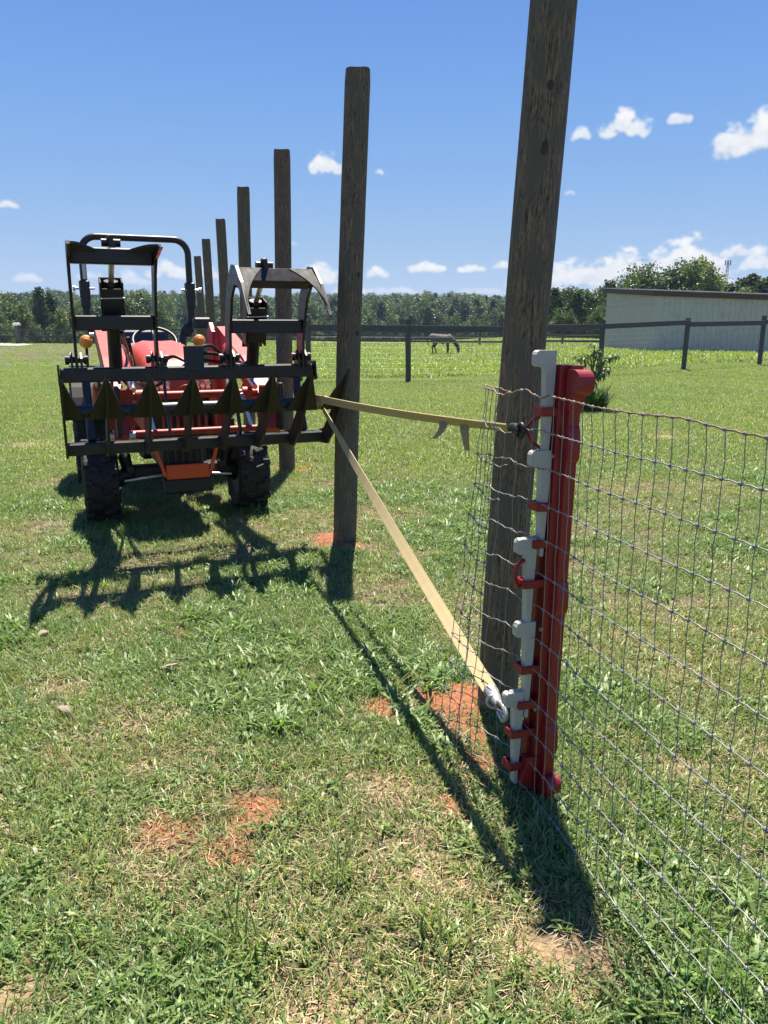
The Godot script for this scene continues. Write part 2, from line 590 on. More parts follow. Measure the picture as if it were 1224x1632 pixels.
	m.albedo_texture = tex2(512, 512, fine, speck, Vector3(0.45, 0.45, 0.45), Vector3(1.0, 1.0, 1.0), Vector3(0.62, 0.6, 0.55), 0.5, 0.8)
	m.uv1_triplanar = true
	m.uv1_world_triplanar = true
	m.uv1_scale = Vector3(1.9, 1.9, 1.9)
	m.normal_enabled = true
	m.normal_texture = normal_tex(512, 512, fine, 10.0)
	m.normal_scale = 1.0
	m.roughness = 0.95
	M.soil = m
	m = StandardMaterial3D.new()
	m.albedo_texture = tex2(512, 512, fine, speck, Vector3(0.3, 0.28, 0.25), Vector3(0.48, 0.46, 0.42), Vector3(0.24, 0.22, 0.19), 0.55, 0.8)
	m.uv1_triplanar = true
	m.uv1_world_triplanar = true
	m.roughness = 0.95
	M.gravel = m
	# shed
	m = StandardMaterial3D.new()
	m.albedo_texture = tex2(512, 512, fine, blot, Vector3(0.48, 0.465, 0.37), Vector3(0.56, 0.54, 0.43), Vector3(0.43, 0.415, 0.325), 0.5, 0.9)
	m.roughness = 0.5
	m.uv1_triplanar = true
	m.uv1_scale = Vector3(0.5, 0.5, 0.5)
	M.sheet = m
	M.fascia = smat(0.1, 0.055, 0.04, 0.8)
	M.roofing = smat(0.42, 0.4, 0.38, 0.5, 0.3)
	m = StandardMaterial3D.new()
	m.vertex_color_use_as_albedo = true
	m.roughness = 0.9
	M.coat = m

# ---------------------------------------------------------------- ground
func make_ground():
	var xs := []
	var zs := []
	var q := 0.06
	var x := 7.0
	var right := []
	while x < 900.0:
		right.append(x)
		q *= 1.105
		x += q
	right.append(900.0)
	for i in range(right.size() - 1, -1, -1):
		xs.append(-right[i])
	x = -7.0 + 0.075
	while x < 6.99:
		xs.append(x)
		x += 0.075
	xs.append_array(right)
	q = 0.06
	x = 9.5
	var back := []
	while x < 900.0:
		back.append(x)
		q *= 1.105
		x += q
	back.append(900.0)
	for i in range(back.size() - 1, -1, -1):
		zs.append(-back[i])
	x = -9.5 + 0.075
	while x < 1.5:
		zs.append(x)
		x += 0.075
	q = 0.1
	while x < 900.0:
		zs.append(x)
		q *= 1.25
		x += q
	zs.append(900.0)
	var nx := xs.size()
	var nzz := zs.size()
	var v := PackedVector3Array()
	var n := PackedVector3Array()
	var c := PackedColorArray()
	var ix := PackedInt32Array()
	for j in nzz:
		for i in nx:
			var px: float = xs[i]
			var pz: float = zs[j]
			var h := gh(px, pz)
			var r := sqrt(px * px + pz * pz)
			var col := Vector3(0.14, 0.115, 0.06)
			var gmix := ss(0.0, 0.4, 0.22 + p_noise.get_noise_2d(px, pz))
			col = col.lerp(Vector3(0.1, 0.13, 0.038), 0.75 * gmix)
			if r < 15.0:
				var b0 := bare(px, pz, 0)
				var b1 := bare(px, pz, 1)
				col = col.lerp(Vector3(0.36, 0.25, 0.145), b1 * 0.9)
				col = col.lerp(Vector3(0.36, 0.135, 0.062), b0)
				h += 0.012 * p2_noise.get_noise_2d(px * 2.0, pz * 2.0) + 0.012 * b0
			v.append(Vector3(px, h, pz))
			c.append(Color(col.x, col.y, col.z))
	for j in nzz:
		for i in nx:
			var a: Vector3 = v[j * nx + min(i + 1, nx - 1)] - v[j * nx + max(i - 1, 0)]
			var b: Vector3 = v[min(j + 1, nzz - 1) * nx + i] - v[max(j - 1, 0) * nx + i]
			n.append(b.cross(a).normalized())
	for j in nzz - 1:
		for i in nx - 1:
			var a := j * nx + i
			ix.append_array(PackedInt32Array([a, a + 1, a + nx + 1, a, a + nx + 1, a + nx]))
	var ar := []
	ar.resize(Mesh.ARRAY_MAX)
	ar[Mesh.ARRAY_VERTEX] = v
	ar[Mesh.ARRAY_NORMAL] = n
	ar[Mesh.ARRAY_COLOR] = c
	ar[Mesh.ARRAY_INDEX] = ix
	var me := ArrayMesh.new()
	me.add_surface_from_arrays(Mesh.PRIMITIVE_TRIANGLES, ar)
	var o := structure("ground", me, M.soil)
	o.set_meta("label", "lawn soil and pasture ground with red clay patches")
	# gravel drive on the far left, laid over the field
	var mb := MB.new()
	var pts := [[-70.0, -40.0, -70.0, -34.0], [-45.0, -50.0, -42.0, -40.0], [-34.0, -57.0, -27.0, -46.0], [-29.6, -61.2, -24.5, -52.0], [-28.0, -61.4, -25.6, -58.0]]
	for i in pts.size() - 1:
		for s in 6:
			for e in 4:
				var P := func(t: float, w: float) -> Vector3:
					var a := Vector2(pts[i][0], pts[i][1]).lerp(Vector2(pts[i + 1][0], pts[i + 1][1]), t)
					var b := Vector2(pts[i][2], pts[i][3]).lerp(Vector2(pts[i + 1][2], pts[i + 1][3]), t)
					var p := a.lerp(b, w)
					return Vector3(p.x, gh(p.x, p.y) + 0.035, p.y)
				mb.fquad(P.call(s / 6.0, e / 4.0), P.call((s + 1) / 6.0, e / 4.0), P.call((s + 1) / 6.0, (e + 1) / 4.0), P.call(s / 6.0, (e + 1) / 4.0), Vector3.UP)
	var d := structure("gravel_drive", mb, M.gravel)
	d.set_meta("label", "pale gravel drive across the far pasture")

# ---------------------------------------------------------------- trees
func leaf_quad(mb: MB, p: Vector3, s: float, col: Color, r: RandomNumberGenerator, droop := 0.0):
	var a := Vector3(r.randfn(), r.randfn() * 0.7 - droop, r.randfn()).normalized()
	var b := a.cross(Vector3(r.randfn(), r.randfn(), r.randfn())).normalized()
	var nn := a.cross(b).normalized()
	if nn.y < 0:
		nn = -nn
	mb.col = col
	var w := b * s * 0.42
	var tip := p + a * s
	var mid := p + a * s * 0.45 + nn * s * 0.12
	mb.tri(p, mid + w, tip, nn, nn, nn)
	mb.tri(p, tip, mid - w, nn, nn, nn)

func broadleaf_crown(seed_: int, wide: float, tall: float, base: float, cols: Array, nclump: int, per: int) -> MB:
	var r := RandomNumberGenerator.new()
	r.seed = seed_
	var mb := MB.new()
	mb.use_col = true
	for i in nclump:
		var d := Vector3(r.randfn(), r.randfn(), r.randfn()).normalized()
		var rad := pow(r.randf(), 0.4)
		var t := d.y * 0.5 + 0.5
		var ctr := Vector3(d.x * wide * rad * (1.15 - 0.55 * t), base + (tall - base) * (0.5 + 0.48 * d.y * rad), d.z * wide * rad * (1.15 - 0.55 * t))
		var cr := r.randf_range(0.05, 0.095)
		var cc: Color = cols[r.randi() % cols.size()]
		var k := r.randf_range(0.8, 1.2)
		for j in per:
			var q := Vector3(r.randfn(), r.randfn() * 0.75, r.randfn()) * cr * 0.62
			var f := k * r.randf_range(0.75, 1.3)
			leaf_quad(mb, ctr + q, r.randf_range(0.018, 0.036), Color(cc.r * f, cc.g * f, cc.b * f), r, 0.15)
	return mb

func pine_crown(seed_: int, wide: float, base: float, cols: Array, whorls: int) -> MB:
	var r := RandomNumberGenerator.new()
	r.seed = seed_
	var mb := MB.new()
	mb.use_col = true
	for i in whorls:
		var t := (i + r.randf()) / whorls
		var y := lerpf(base, 0.97, t)
		var reach := wide * pow(1.0 - t, 0.75) * r.randf_range(0.55, 1.15) + 0.02
		var nb := 4 + r.randi() % 3
		for b in nb:
			var a := r.randf() * TAU
			var cc: Color = cols[r.randi() % cols.size()]
			for j in 26:
				var u := sqrt(r.randf())
				var p := Vector3(cos(a) * reach * u, y + 0.06 * u * (1.0 - t) - 0.015 + r.randfn() * 0.012, sin(a) * reach * u) + Vector3(r.randfn(), 0, r.randfn()) * 0.02
				var f := r.randf_range(0.7, 1.35)
				leaf_quad(mb, p, r.randf_range(0.022, 0.042), Color(cc.r * f, cc.g * f, cc.b * f), r, -0.1)
	return mb

func trunk_mesh(seed_: int, top: float, limbs: int, thick: float) -> MB:
	var r := RandomNumberGenerator.new()
	r.seed = seed_
	var mb := MB.new()
	var pts := []
	var rad := []
	for i in 7:
		var t := i / 6.0
		pts.append(Vector3(r.randfn() * 0.008 * t, t * top - 0.03, r.randfn() * 0.008 * t))
		rad.append(lerpf(thick, thick * 0.25, t))
	mb.tube(pts, rad, 7)
	for i in limbs:
		var y := r.randf_range(0.3, 0.85) * top
		var a := r.randf() * TAU
		var l := r.randf_range(0.1, 0.2)
		mb.tube([Vector3(0, y, 0), Vector3(cos(a) * l * 0.5, y + l * 0.45, sin(a) * l * 0.5), Vector3(cos(a) * l, y + l * 0.8, sin(a) * l)], [thick * 0.4, thick * 0.28, thick * 0.12], 5)
	return mb

const GREENS := [Color(0.08, 0.13, 0.034), Color(0.095, 0.15, 0.038), Color(0.065, 0.11, 0.03), Color(0.115, 0.16, 0.042), Color(0.085, 0.135, 0.042)]
const LIGHTGREENS := [Color(0.13, 0.185, 0.045), Color(0.16, 0.2, 0.042), Color(0.11, 0.165, 0.042), Color(0.175, 0.205, 0.05)]
const PINES := [Color(0.042, 0.075, 0.027), Color(0.052, 0.09, 0.032), Color(0.06, 0.095, 0.03)]
const OAKS := [Color(0.055, 0.095, 0.028), Color(0.068, 0.11, 0.03), Color(0.048, 0.082, 0.024)]

# how high the skyline stands, as metres of rise per metre of distance, over bearing in degrees
const SKYLINE := [[-50.0, 0.044], [-27.8, 0.0378], [-25.7, 0.0364], [-23.8, 0.0391], [-23.0, 0.0407], [-22.4, 0.0443], [-21.9, 0.0417], [-20.7, 0.0343], [-17.9, 0.0406], [-16.7, 0.0423], [-12.5, 0.0395], [-8.1, 0.0363], [-5.0, 0.0425], [-2.3, 0.0396], [1.3, 0.0404], [3.9, 0.0426], [6.6, 0.0402], [8.4, 0.0377], [11.4, 0.0463], [12.7, 0.0490], [14.0, 0.0458], [15.0, 0.0529], [15.6, 0.0570], [16.3, 0.0533], [17.0, 0.0631], [17.7, 0.0706], [18.5, 0.0647], [18.9, 0.0574], [19.5, 0.0685], [20.4, 0.0723], [21.3, 0.0766], [22.0, 0.0701], [22.5, 0.0602], [23.1, 0.0483], [23.8, 0.0515], [24.5, 0.0600], [24.8, 0.0537], [25.1, 0.0584], [26.1, 0.0559], [28.3, 0.0522], [50.0, 0.06]]

func skyline(deg: float) -> float:
	for i in SKYLINE.size() - 1:
		if deg >= SKYLINE[i][0] and deg <= SKYLINE[i + 1][0]:
			return lerpf(SKYLINE[i][1], SKYLINE[i + 1][1], (deg - SKYLINE[i][0]) / (SKYLINE[i + 1][0] - SKYLINE[i][0]))
	return 0.045

var protos := []

func make_woods():
	# kinds: crown mesh, trunk mesh
	protos.append([broadleaf_crown(1, 0.3, 1.0, 0.1, GREENS, 84, 75).mesh(), trunk_mesh(1, 0.8, 6, 0.022).mesh()])
	protos.append([broadleaf_crown(2, 0.36, 1.0, 0.16, OAKS, 88, 75).mesh(), trunk_mesh(2, 0.8, 6, 0.024).mesh()])
	protos.append([broadleaf_crown(3, 0.24, 1.0, 0.06, LIGHTGREENS, 72, 75).mesh(), trunk_mesh(3, 0.8, 5, 0.018).mesh()])
	protos.append([pine_crown(4, 0.2, 0.12, PINES, 34).mesh(), trunk_mesh(4, 0.96, 0, 0.02).mesh()])
	protos.append([pine_crown(5, 0.26, 0.3, PINES, 26).mesh(), trunk_mesh(5, 0.96, 0, 0.02).mesh()])
	protos.append([broadleaf_crown(6, 0.3, 1.0, 0.02, GREENS, 80, 75).mesh(), trunk_mesh(6, 0.75, 6, 0.02).mesh()])
	var names := ["broadleaf_tree", "oak_tree", "poplar_tree", "conical_pine_tree", "pine_tree", "broadleaf_tree"]
	var kindwords := ["mid green broadleaf tree", "dark round headed oak tree", "pale yellowish green poplar tree", "dark conical pine tree", "dark open crowned pine tree", "bushy low branched green tree"]
	var places := ["in the left woodland edge behind the gravel drive", "along the front edge of the distant wood", "rising above the metal shed roof"]
	var groups := ["woodland edge behind the drive", "front trees of the distant wood", "trees behind the metal shed"]
	var r := RandomNumberGenerator.new()
	r.seed = 99
	var list := []   # bearing, distance, top factor, kind, place
	# nearer woodland on the left
	var left := [[-31.5, 118, 1.0, 1], [-29.6, 112, 0.95, 0], [-27.6, 120, 1.0, 1], [-26.3, 108, 0.95, 0], [-25.2, 122, 1.0, 5], [-24.4, 112, 0.86, 2], [-23.35, 110, 1.05, 3], [-22.75, 116, 0.95, 3], [-22.1, 106, 0.72, 2], [-21.3, 112, 0.85, 0], [-20.2, 106, 0.7, 2], [-19.2, 118, 0.95, 1], [-18.0, 112, 0.95, 1], [-16.9, 120, 1.0, 1], [-15.6, 114, 0.9, 5], [-28.6, 104, 0.6, 5], [-25.8, 102, 0.55, 5], [-23.9, 100, 0.55, 0], [-21.7, 98, 0.5, 5], [-19.0, 100, 0.55, 5], [-17.2, 102, 0.55, 0]]
	for a in left:
		list.append(a + [0])
	# front of the far wood
	for i in 74:
		var b := -15.0 + 29.0 * (i + r.randf_range(-0.3, 0.3)) / 73.0
		list.append([b, r.randf_range(172, 205), r.randf_range(0.45, 0.8), [0, 0, 1, 2, 3, 3, 4, 5][r.randi() % 8], 1])
	# taller trees behind the shed
	var rt := [[11.2, 92, 0.98, 1], [12.1, 84, 1.0, 4], [12.9, 90, 1.0, 1], [13.6, 82, 0.96, 4], [14.3, 88, 0.95, 1], [14.9, 96, 0.9, 0], [15.7, 100, 1.0, 4], [16.3, 106, 0.92, 0], [16.9, 104, 0.95, 0], [17.4, 108, 1.0, 0], [18.0, 102, 1.02, 0], [18.6, 110, 0.95, 1], [19.0, 104, 0.92, 1], [19.5, 108, 1.0, 1], [20.0, 104, 1.0, 1], [20.5, 110, 1.0, 0], [21.0, 104, 1.02, 2], [21.4, 108, 1.02, 2], [21.9, 102, 1.0, 2], [22.4, 110, 0.95, 0], [22.9, 106, 0.92, 3], [23.3, 104, 0.98, 3], [23.7, 100, 0.98, 4], [24.0, 106, 1.02, 4], [24.3, 98, 0.85, 2], [24.7, 106, 1.03, 3], [25.3, 104, 0.98, 4], [26.2, 108, 1.0, 0], [27.4, 106, 1.0, 4], [28.6, 108, 1.0, 0], [30.0, 110, 1.0, 1], [31.5, 110, 1.0, 4], [17.7, 92, 0.7, 5], [19.8, 92, 0.7, 5], [21.7, 92, 0.68, 5], [13.2, 76, 0.6, 5], [15.1, 78, 0.62, 5], [12.4, 76, 0.62, 5]]
	for a in rt:
		list.append(a + [2])
	var made := {}
	for a in list:
		var b: float = deg_to_rad(a[0])
		var d: float = a[1]
		var x := sin(b) * d
		var z := -cos(b) * d
		var g := gh(x, z)
		var hh: float = (1.38 + skyline(a[0]) * d * 0.985 - g) * a[2]
		var kind: int = a[3]
		var t := thing(names[kind], kindwords[kind] + " " + places[a[4]], "tree", Vector3(x, g - 0.05, z), r.randf() * TAU, groups[a[4]])
		t.scale = Vector3(hh * r.randf_range(0.85, 1.15), hh, hh * r.randf_range(0.85, 1.15))
		obj("crown", protos[kind][0], M.leaf, t)
		obj("trunk", protos[kind][1], M.bark, t)
	# the rest of the wood, which reads as one mass
	var per := [[], [], [], [], [], []]
	var rr := 206.0
	while rr < 430.0:
		var n := int(deg_to_rad(84.0) * rr / 5.2)
		for i in n:
			var bd := -42.0 + 84.0 * (i + r.randf()) / n
			var b := deg_to_rad(bd)
			var d := rr + r.randf_range(-4, 4)
			var x := sin(b) * d
			var z := -cos(b) * d
			var g := gh(x, z)
			var top := 1.38 + minf(skyline(bd), 0.049) * d - g
			var hh := minf(top * r.randf_range(0.88, 1.02), r.randf_range(10.5, 15.0))
			if bd > 15.0 and rr > 300.0:
				continue
			per[[0, 0, 1, 1, 2, 3, 3, 4, 5][r.randi() % 9]].append(Transform3D(Basis(Vector3.UP, r.randf() * TAU).scaled(Vector3(hh * 0.95, hh, hh * 0.95)), Vector3(x, g - 0.3, z)))
		rr += 11.0
	for k in 6:
		var mm := MultiMesh.new()
		mm.transform_format = MultiMesh.TRANSFORM_3D
		mm.mesh = protos[k][0]
		mm.instance_count = per[k].size()
		for i in per[k].size():
			mm.set_instance_transform(i, per[k][i])
		var o := MultiMeshInstance3D.new()
		o.multimesh = mm
		o.material_override = M.leaf
		o.name = numbered("distant_wood")
		add_child(o)
		stuff(o, ["mid green", "dark round headed", "pale green", "conical dark", "open crowned dark", "bushy green"][k] + " trees massed in the distant hillside wood", "wood")

# ---------------------------------------------------------------- far fences, shed, mast
func board_fence(label: String, pts: Array, hgt: float, rails: Array, spacing: float, wires: bool, boards_on: float, postr := 0.07):
	var a0: Vector2 = pts[0]
	var t := thing("board_fence", label, "fence", Vector3(a0.x, gh(a0.x, a0.y), a0.y))
	var o := t.position
	var wm := MB.new()
	var rr := RandomNumberGenerator.new()
	rr.seed = int(absf(a0.x * 100 + a0.y))
	var posts := []
	for i in pts.size() - 1:
		var a: Vector2 = pts[i]
		var b: Vector2 = pts[i + 1]
		var n: int = max(1, roundi(a.distance_to(b) / spacing))
		for k in n:
			posts.append(a.lerp(b, float(k) / n))
	posts.append(pts[pts.size() - 1])
	for i in posts.size():
		var p: Vector2 = posts[i]
		var y := gh(p.x, p.y)
		var q := Vector3(p.x, y, p.y) - o
		var mb := MB.new()
		var lean := Vector3(rr.randfn() * 0.018, 0, rr.randfn() * 0.018)
		var top := hgt + rr.randfn() * 0.025
		mb.tube([q + Vector3(0, -0.3, 0), q + lean * 0.5 + Vector3(0, top * 0.5, 0), q + lean + Vector3(0, top - 0.012, 0), q + lean + Vector3(0, top, 0)], [postr, postr, postr, postr * 0.85], 10)
		obj("post", mb, M.greywood, t)
		if i < posts.size() - 1:
			var p2: Vector2 = posts[i + 1]
			var q2 := Vector3(p2.x, gh(p2.x, p2.y), p2.y) - o
			var side := (q2 - q).cross(Vector3.UP).normalized() * boards_on
			for h in rails:
				var b := MB.new()
				var j := Vector3(0, h + rr.randfn() * 0.012, 0)
				b.bar(q + side + j, q2 + side + j + Vector3(0, rr.randfn() * 0.012, 0), 0.035, 0.14, Vector3.UP, 0.004)
				obj("rail", b, M.greywood, t)
			if wires:
				for w in 9:
					var h2 := 0.06 + w * 0.13
					wm.tube([q - side * 0.95 + Vector3(0, h2, 0), q2 - side * 0.95 + Vector3(0, h2, 0)], 0.0018, 3, false)
				var nn := int(q.distance_to(q2) / 0.16)
				for w in nn:
					var e := q.lerp(q2, (w + 0.5) / nn) - side * 0.95
					wm.tube([e + Vector3(0, 0.06, 0), e + Vector3(0, 1.1, 0)], 0.0014, 3, false)
	if wires:
		var wo := obj("wire_mesh", wm, M.wire, t)
		stuff(wo)

func make_far_things():
	# pasture fence, one board and wire on round posts
	board_fence("grey board and wire fence between the lawn and the pasture", [Vector2(-1.87, -19.4), Vector2(0.62, -19.75), Vector2(3.3, -20.4), Vector2(6.0, -21.7), Vector2(8.85, -23.1), Vector2(11.85, -24.7), Vector2(22.5, -30.6)], 1.5, [1.32], 2.9, true, 0.085)
	board_fence("grey board and wire fence running back from the lawn towards the woods", [Vector2(-1.87, -19.4), Vector2(-4.3, -19.8), Vector2(-9.0, -40.0), Vector2(-14.0, -61.0)].slice(1), 1.4, [1.15, 0.6], 3.0, false, 0.085)
	board_fence("short length of board fence joining two fence lines beside the tractor", [Vector2(-2.1, -19.45), Vector2(-4.15, -19.75)], 1.38, [1.2], 3.0, true, 0.085)
	board_fence("weathered three board fence far behind the grazing donkey", [Vector2(-13.5, -61.5), Vector2(2.0, -60.5), Vector2(9.0, -52.0), Vector2(16.0, -46.0)], 1.15, [0.95, 0.6, 0.25], 3.6, false, 0.09)
	board_fence("low grey board fence beside the gravel drive in front of the woods", [Vector2(-14.3, -61.8), Vector2(-29.0, -63.0), Vector2(-48.0, -62.5)], 1.25, [1.02, 0.55], 3.4, true, 0.09)
	# white capped gate post on the drive
	var gp := thing("gate_post", "thick dark gate post with a white cap beside the gravel drive", "gate post", Vector3(-28.6, gh(-28.6, -61.6), -61.6))
	var mb := MB.new()
	mb.box(Vector3(0, 0.7, 0), Vector3(0.22, 1.4, 0.22), 0.02)
	obj("post", mb, M.greywood, gp)
	mb = MB.new()
	mb.box(Vector3(0, 1.48, 0), Vector3(0.46, 0.16, 0.46), 0.02)
	mb.box(Vector3(0, 1.59, 0), Vector3(0.34, 0.06, 0.34), 0.02)
	obj("cap", mb, smat(0.7, 0.7, 0.68, 0.6), gp)
	make_shed()
	make_mast()

func make_shed():
	# a low shed of ribbed sheet metal under a single-pitch roof that rises to the back
	var o := Vector3(11.3, 0.1, -33.0)
	var t := thing("metal_shed", "long pale green ribbed metal shed with a brown roof edge", "shed", o)
	var L := 13.65
	var D := 7.4
	var roof := func(x: float, z: float) -> float:
		return 2.5 - 0.034 * x - 0.055 * z
	# ribbed sheets 0.91 m wide, cut to the roof line: front wall, then the end wall
	for wall in [[15, Vector3(0, 0, 0), Vector3(1, 0, 0), Vector3(0, 0, 1), L / 15.0], [8, Vector3(0, 0, -D), Vector3(0, 0, 1), Vector3(-1, 0, 0), D / 8.0]]:
		for i in wall[0]:
			var m := MB.new()
			var pw: float = wall[4]
			var prof := [Vector2(0, 0)]
			for k in 4:
				var x0 := pw * (k + 0.5) / 4.0
				prof.append_array([Vector2(x0 - 0.05, 0), Vector2(x0 - 0.022, 0.042), Vector2(x0 + 0.022, 0.042), Vector2(x0 + 0.05, 0)])
			prof.append(Vector2(pw - 0.004, 0))
			for k in prof.size() - 1:
				var pa: Vector3 = wall[1] + wall[2] * (prof[k].x + i * pw) + wall[3] * prof[k].y
				var pb: Vector3 = wall[1] + wall[2] * (prof[k + 1].x + i * pw) + wall[3] * prof[k + 1].y
				var ta := Vector3(pa.x, roof.call(pa.x, pa.z) - 0.02, pa.z)
				var tb := Vector3(pb.x, roof.call(pb.x, pb.z) - 0.02, pb.z)
				pa.y = -0.3
				pb.y = -0.3
				var out: Vector3 = wall[3]
				m.fquad(pa, pb, tb, ta, out)
				m.fquad(pa - out * 0.004, pb - out * 0.004, tb - out * 0.004, ta - out * 0.004, -out)
			obj("wall_panel", m, M.sheet, t)
	var bk := MB.new()
	bk.box(Vector3(L, 1.0, -D * 0.5), Vector3(0.06, 2.2, D - 0.1), 0.01)
	obj("far_end_wall", bk, M.sheet, t)
	bk = MB.new()
	bk.box(Vector3(L * 0.5, 1.15, -D - 0.05), Vector3(L, 2.6, 0.06), 0.01)
	obj("back_wall", bk, M.sheet, t)
	var f := MB.new()
	f.bar(Vector3(-0.14, roof.call(-0.14, 0.1) + 0.05, 0.1), Vector3(L + 0.16, roof.call(L + 0.16, 0.1) + 0.05, 0.1), 0.04, 0.2, Vector3.UP, 0.006)
	obj("fascia", f, M.fascia, t)
	f = MB.new()
	f.bar(Vector3(-0.14, roof.call(-0.14, 0.07) + 0.05, 0.07), Vector3(-0.14, roof.call(-0.14, -D - 0.1) + 0.05, -D - 0.1), 0.04, 0.2, Vector3.UP, 0.006)
	obj("fascia", f, M.fascia, t)
	f = MB.new()
	var q := []
	for e in [[-0.2, 0.16], [L + 0.2, 0.16], [L + 0.2, -D - 0.2], [-0.2, -D - 0.2]]:
		q.append(Vector3(e[0], roof.call(e[0], e[1]) + 0.155, e[1]))
	f.fquad(q[0], q[1], q[2], q[3], Vector3.DOWN)
	f.fquad(q[0] + Vector3(0, 0.04, 0), q[1] + Vector3(0, 0.04, 0), q[2] + Vector3(0, 0.04, 0), q[3] + Vector3(0, 0.04, 0), Vector3.UP)
	for k in 4:
		var a: Vector3 = q[k]
		var b: Vector3 = q[(k + 1) % 4]
		f.fquad(a, b, b + Vector3(0, 0.04, 0), a + Vector3(0, 0.04, 0), (a + b) * 0.5 - Vector3(L * 0.5, 2.4, -D * 0.5))
	obj("roof", f, M.roofing, t)

func make_mast():
	var x := 128.0
	var z := -300.0
	var g := gh(x, z)
	var t := thing("radio_mast", "slim lattice radio mast far behind the trees by the shed", "mast", Vector3(x, g, z))
	var top := 24.5 - g
	var mb := MB.new()
	for k in 3:
		var a := TAU * k / 3.0
		mb.tube([Vector3(cos(a) * 1.1, 0, sin(a) * 1.1), Vector3(cos(a) * 0.35, top, sin(a) * 0.35)], 0.09, 5)
	for i in 16:
		var y0 := top * i / 16.0
		var y1 := top * (i + 1) / 16.0
		for k in 3:
			var a := TAU * k / 3.0
			var b := TAU * (k + 1) / 3.0
			var r0 := lerpf(1.1, 0.35, i / 16.0)
			var r1 := lerpf(1.1, 0.35, (i + 1) / 16.0)
			mb.tube([Vector3(cos(a) * r0, y0, sin(a) * r0), Vector3(cos(b) * r1, y1, sin(b) * r1)], 0.05, 4)
	obj("lattice", mb, smat(0.3, 0.3, 0.31, 0.5, 0.4), t)
	for k in 6:
		var a := TAU * k / 6.0
		var m := MB.new()
		m.box(Vector3(cos(a) * 1.0, top - 0.6, sin(a) * 1.0), Vector3(0.35, 1.9, 0.25), 0.03, Basis(Vector3.UP, -a))
		m.tube([Vector3(0, top - 0.6, 0), Vector3(cos(a) * 0.95, top - 0.6, sin(a) * 0.95)], 0.06, 4)
		obj("antenna_panel", m, smat(0.55, 0.55, 0.55, 0.5), t)

# ---------------------------------------------------------------- tall posts
func make_posts():
	# base x, base z, height, lean x, lean z, radius, label
	var L := [[0.421, -2.62, 2.52, 0.037, 0.0, 0.071, "tall round timber post standing right behind the red fence stretcher"],
		[-0.262, -4.88, 2.8, 0.039, 0.0, 0.074, "tall round timber post beside the strap end of the grapple, second from the stretcher"],
		[-0.94, -7.34, 2.875, 0.012, 0.0, 0.074, "third tall timber post in the row counted from the red stretcher"],
		[-1.69, -9.62, 2.94, 0.017, 0.0, 0.074, "fourth tall timber post in the row, behind the right grapple jaw"],
		[-2.39, -12.0, 2.89, -0.006, 0.0, 0.072, "fifth tall timber post in the row, behind the tractor"],
		[-3.13, -14.4, 2.86, -0.008, 0.0, 0.075, "sixth tall timber post in the row, behind the tractor roll bar"],
		[-3.86, -16.9, 2.78, -0.018, 0.0, 0.074, "last tall timber post at the far end of the row"]]
	var r := RandomNumberGenerator.new()
	r.seed = 7
	for q in L:
		var t := thing("timber_post", q[6], "post", Vector3(q[0], gh(q[0], q[1]), q[1]), 0.0, "row of tall timber posts")
		var mb := MB.new()
		var nz := noise(r.randi() % 1000, 0.9, 3)
		var sides := 40
		var rows := 48
		var ph := r.randf() * TAU
		var P := []
		for i in rows + 1:
			var y: float = -0.4 + (q[2] + 0.4) * i / rows
			var taper: float = q[5] * (1.03 - 0.03 * i / rows)
			var row := []
			for k in sides:
				var a := TAU * k / sides + ph
				var rr: float = taper * (1.0 + 0.035 * nz.get_noise_3d(cos(a) * 1.6, y * 0.7, sin(a) * 1.6) + 0.008 * nz.get_noise_3d(cos(a) * 7.0, y * 3.0, sin(a) * 7.0))
				if i == rows:
					rr -= 0.004
				row.append(Vector3(q[3] * y + 0.006 * sin(y * 1.7 + ph) + cos(a) * rr, y + (0.004 * sin(a * 3.0) if i == rows else 0.0), q[4] * y + sin(a) * rr))
			P.append(row)
		for i in rows:
			for k in sides:
				var k2 := (k + 1) % sides
				var c0 := Vector3(q[3] * P[i][k].y, P[i][k].y, q[4] * P[i][k].y)
				var n0: Vector3 = (P[i][k] - c0).normalized()
				var n1: Vector3 = (P[i][k2] - c0).normalized()
				var u0 := float(k) / sides
				var u1 := float(k + 1) / sides
				var v0 := float(i) / rows * 2.6 + ph
				var v1 := float(i + 1) / rows * 2.6 + ph
				mb.tri(P[i][k], P[i][k2], P[i + 1][k2], n0, n1, n1, Vector2(u0, v0), Vector2(u1, v0), Vector2(u1, v1))
				mb.tri(P[i][k], P[i + 1][k2], P[i + 1][k], n0, n1, n0, Vector2(u0, v0), Vector2(u1, v1), Vector2(u0, v1))
		var c := Vector3(q[3] * q[2], q[2], 0)
		for k in sides:
			mb.tri(c, P[rows][k], P[rows][(k + 1) % sides], Vector3.UP, Vector3.UP, Vector3.UP, Vector2(0.5, 0.5), Vector2(0.5, 0.52), Vector2(0.52, 0.52))
		obj("shaft", mb, M.timber, t)
		# knots
		for j in 3:
			var y := r.randf_range(0.5, 2.4)
			var a := PI * 0.5 + r.randfn() * 0.7
			var m := MB.new()
			m.ball(Vector3(q[3] * y + cos(a) * q[5] * 0.94, y, sin(a) * q[5] * 0.94), Vector3(0.012, 0.017, 0.0075), 12)
			obj("knot", m, smat(0.05, 0.036, 0.025, 0.9), t)

# ---------------------------------------------------------------- tractor
const T_AT := Vector3(-1.55, 0.0, -5.65)
const T_TURN := 0.3927

func yz(poly: Array) -> PackedVector2Array:
	var p := PackedVector2Array()
	for q in poly:
		p.append(Vector2(q[0], q[1]))
	return p

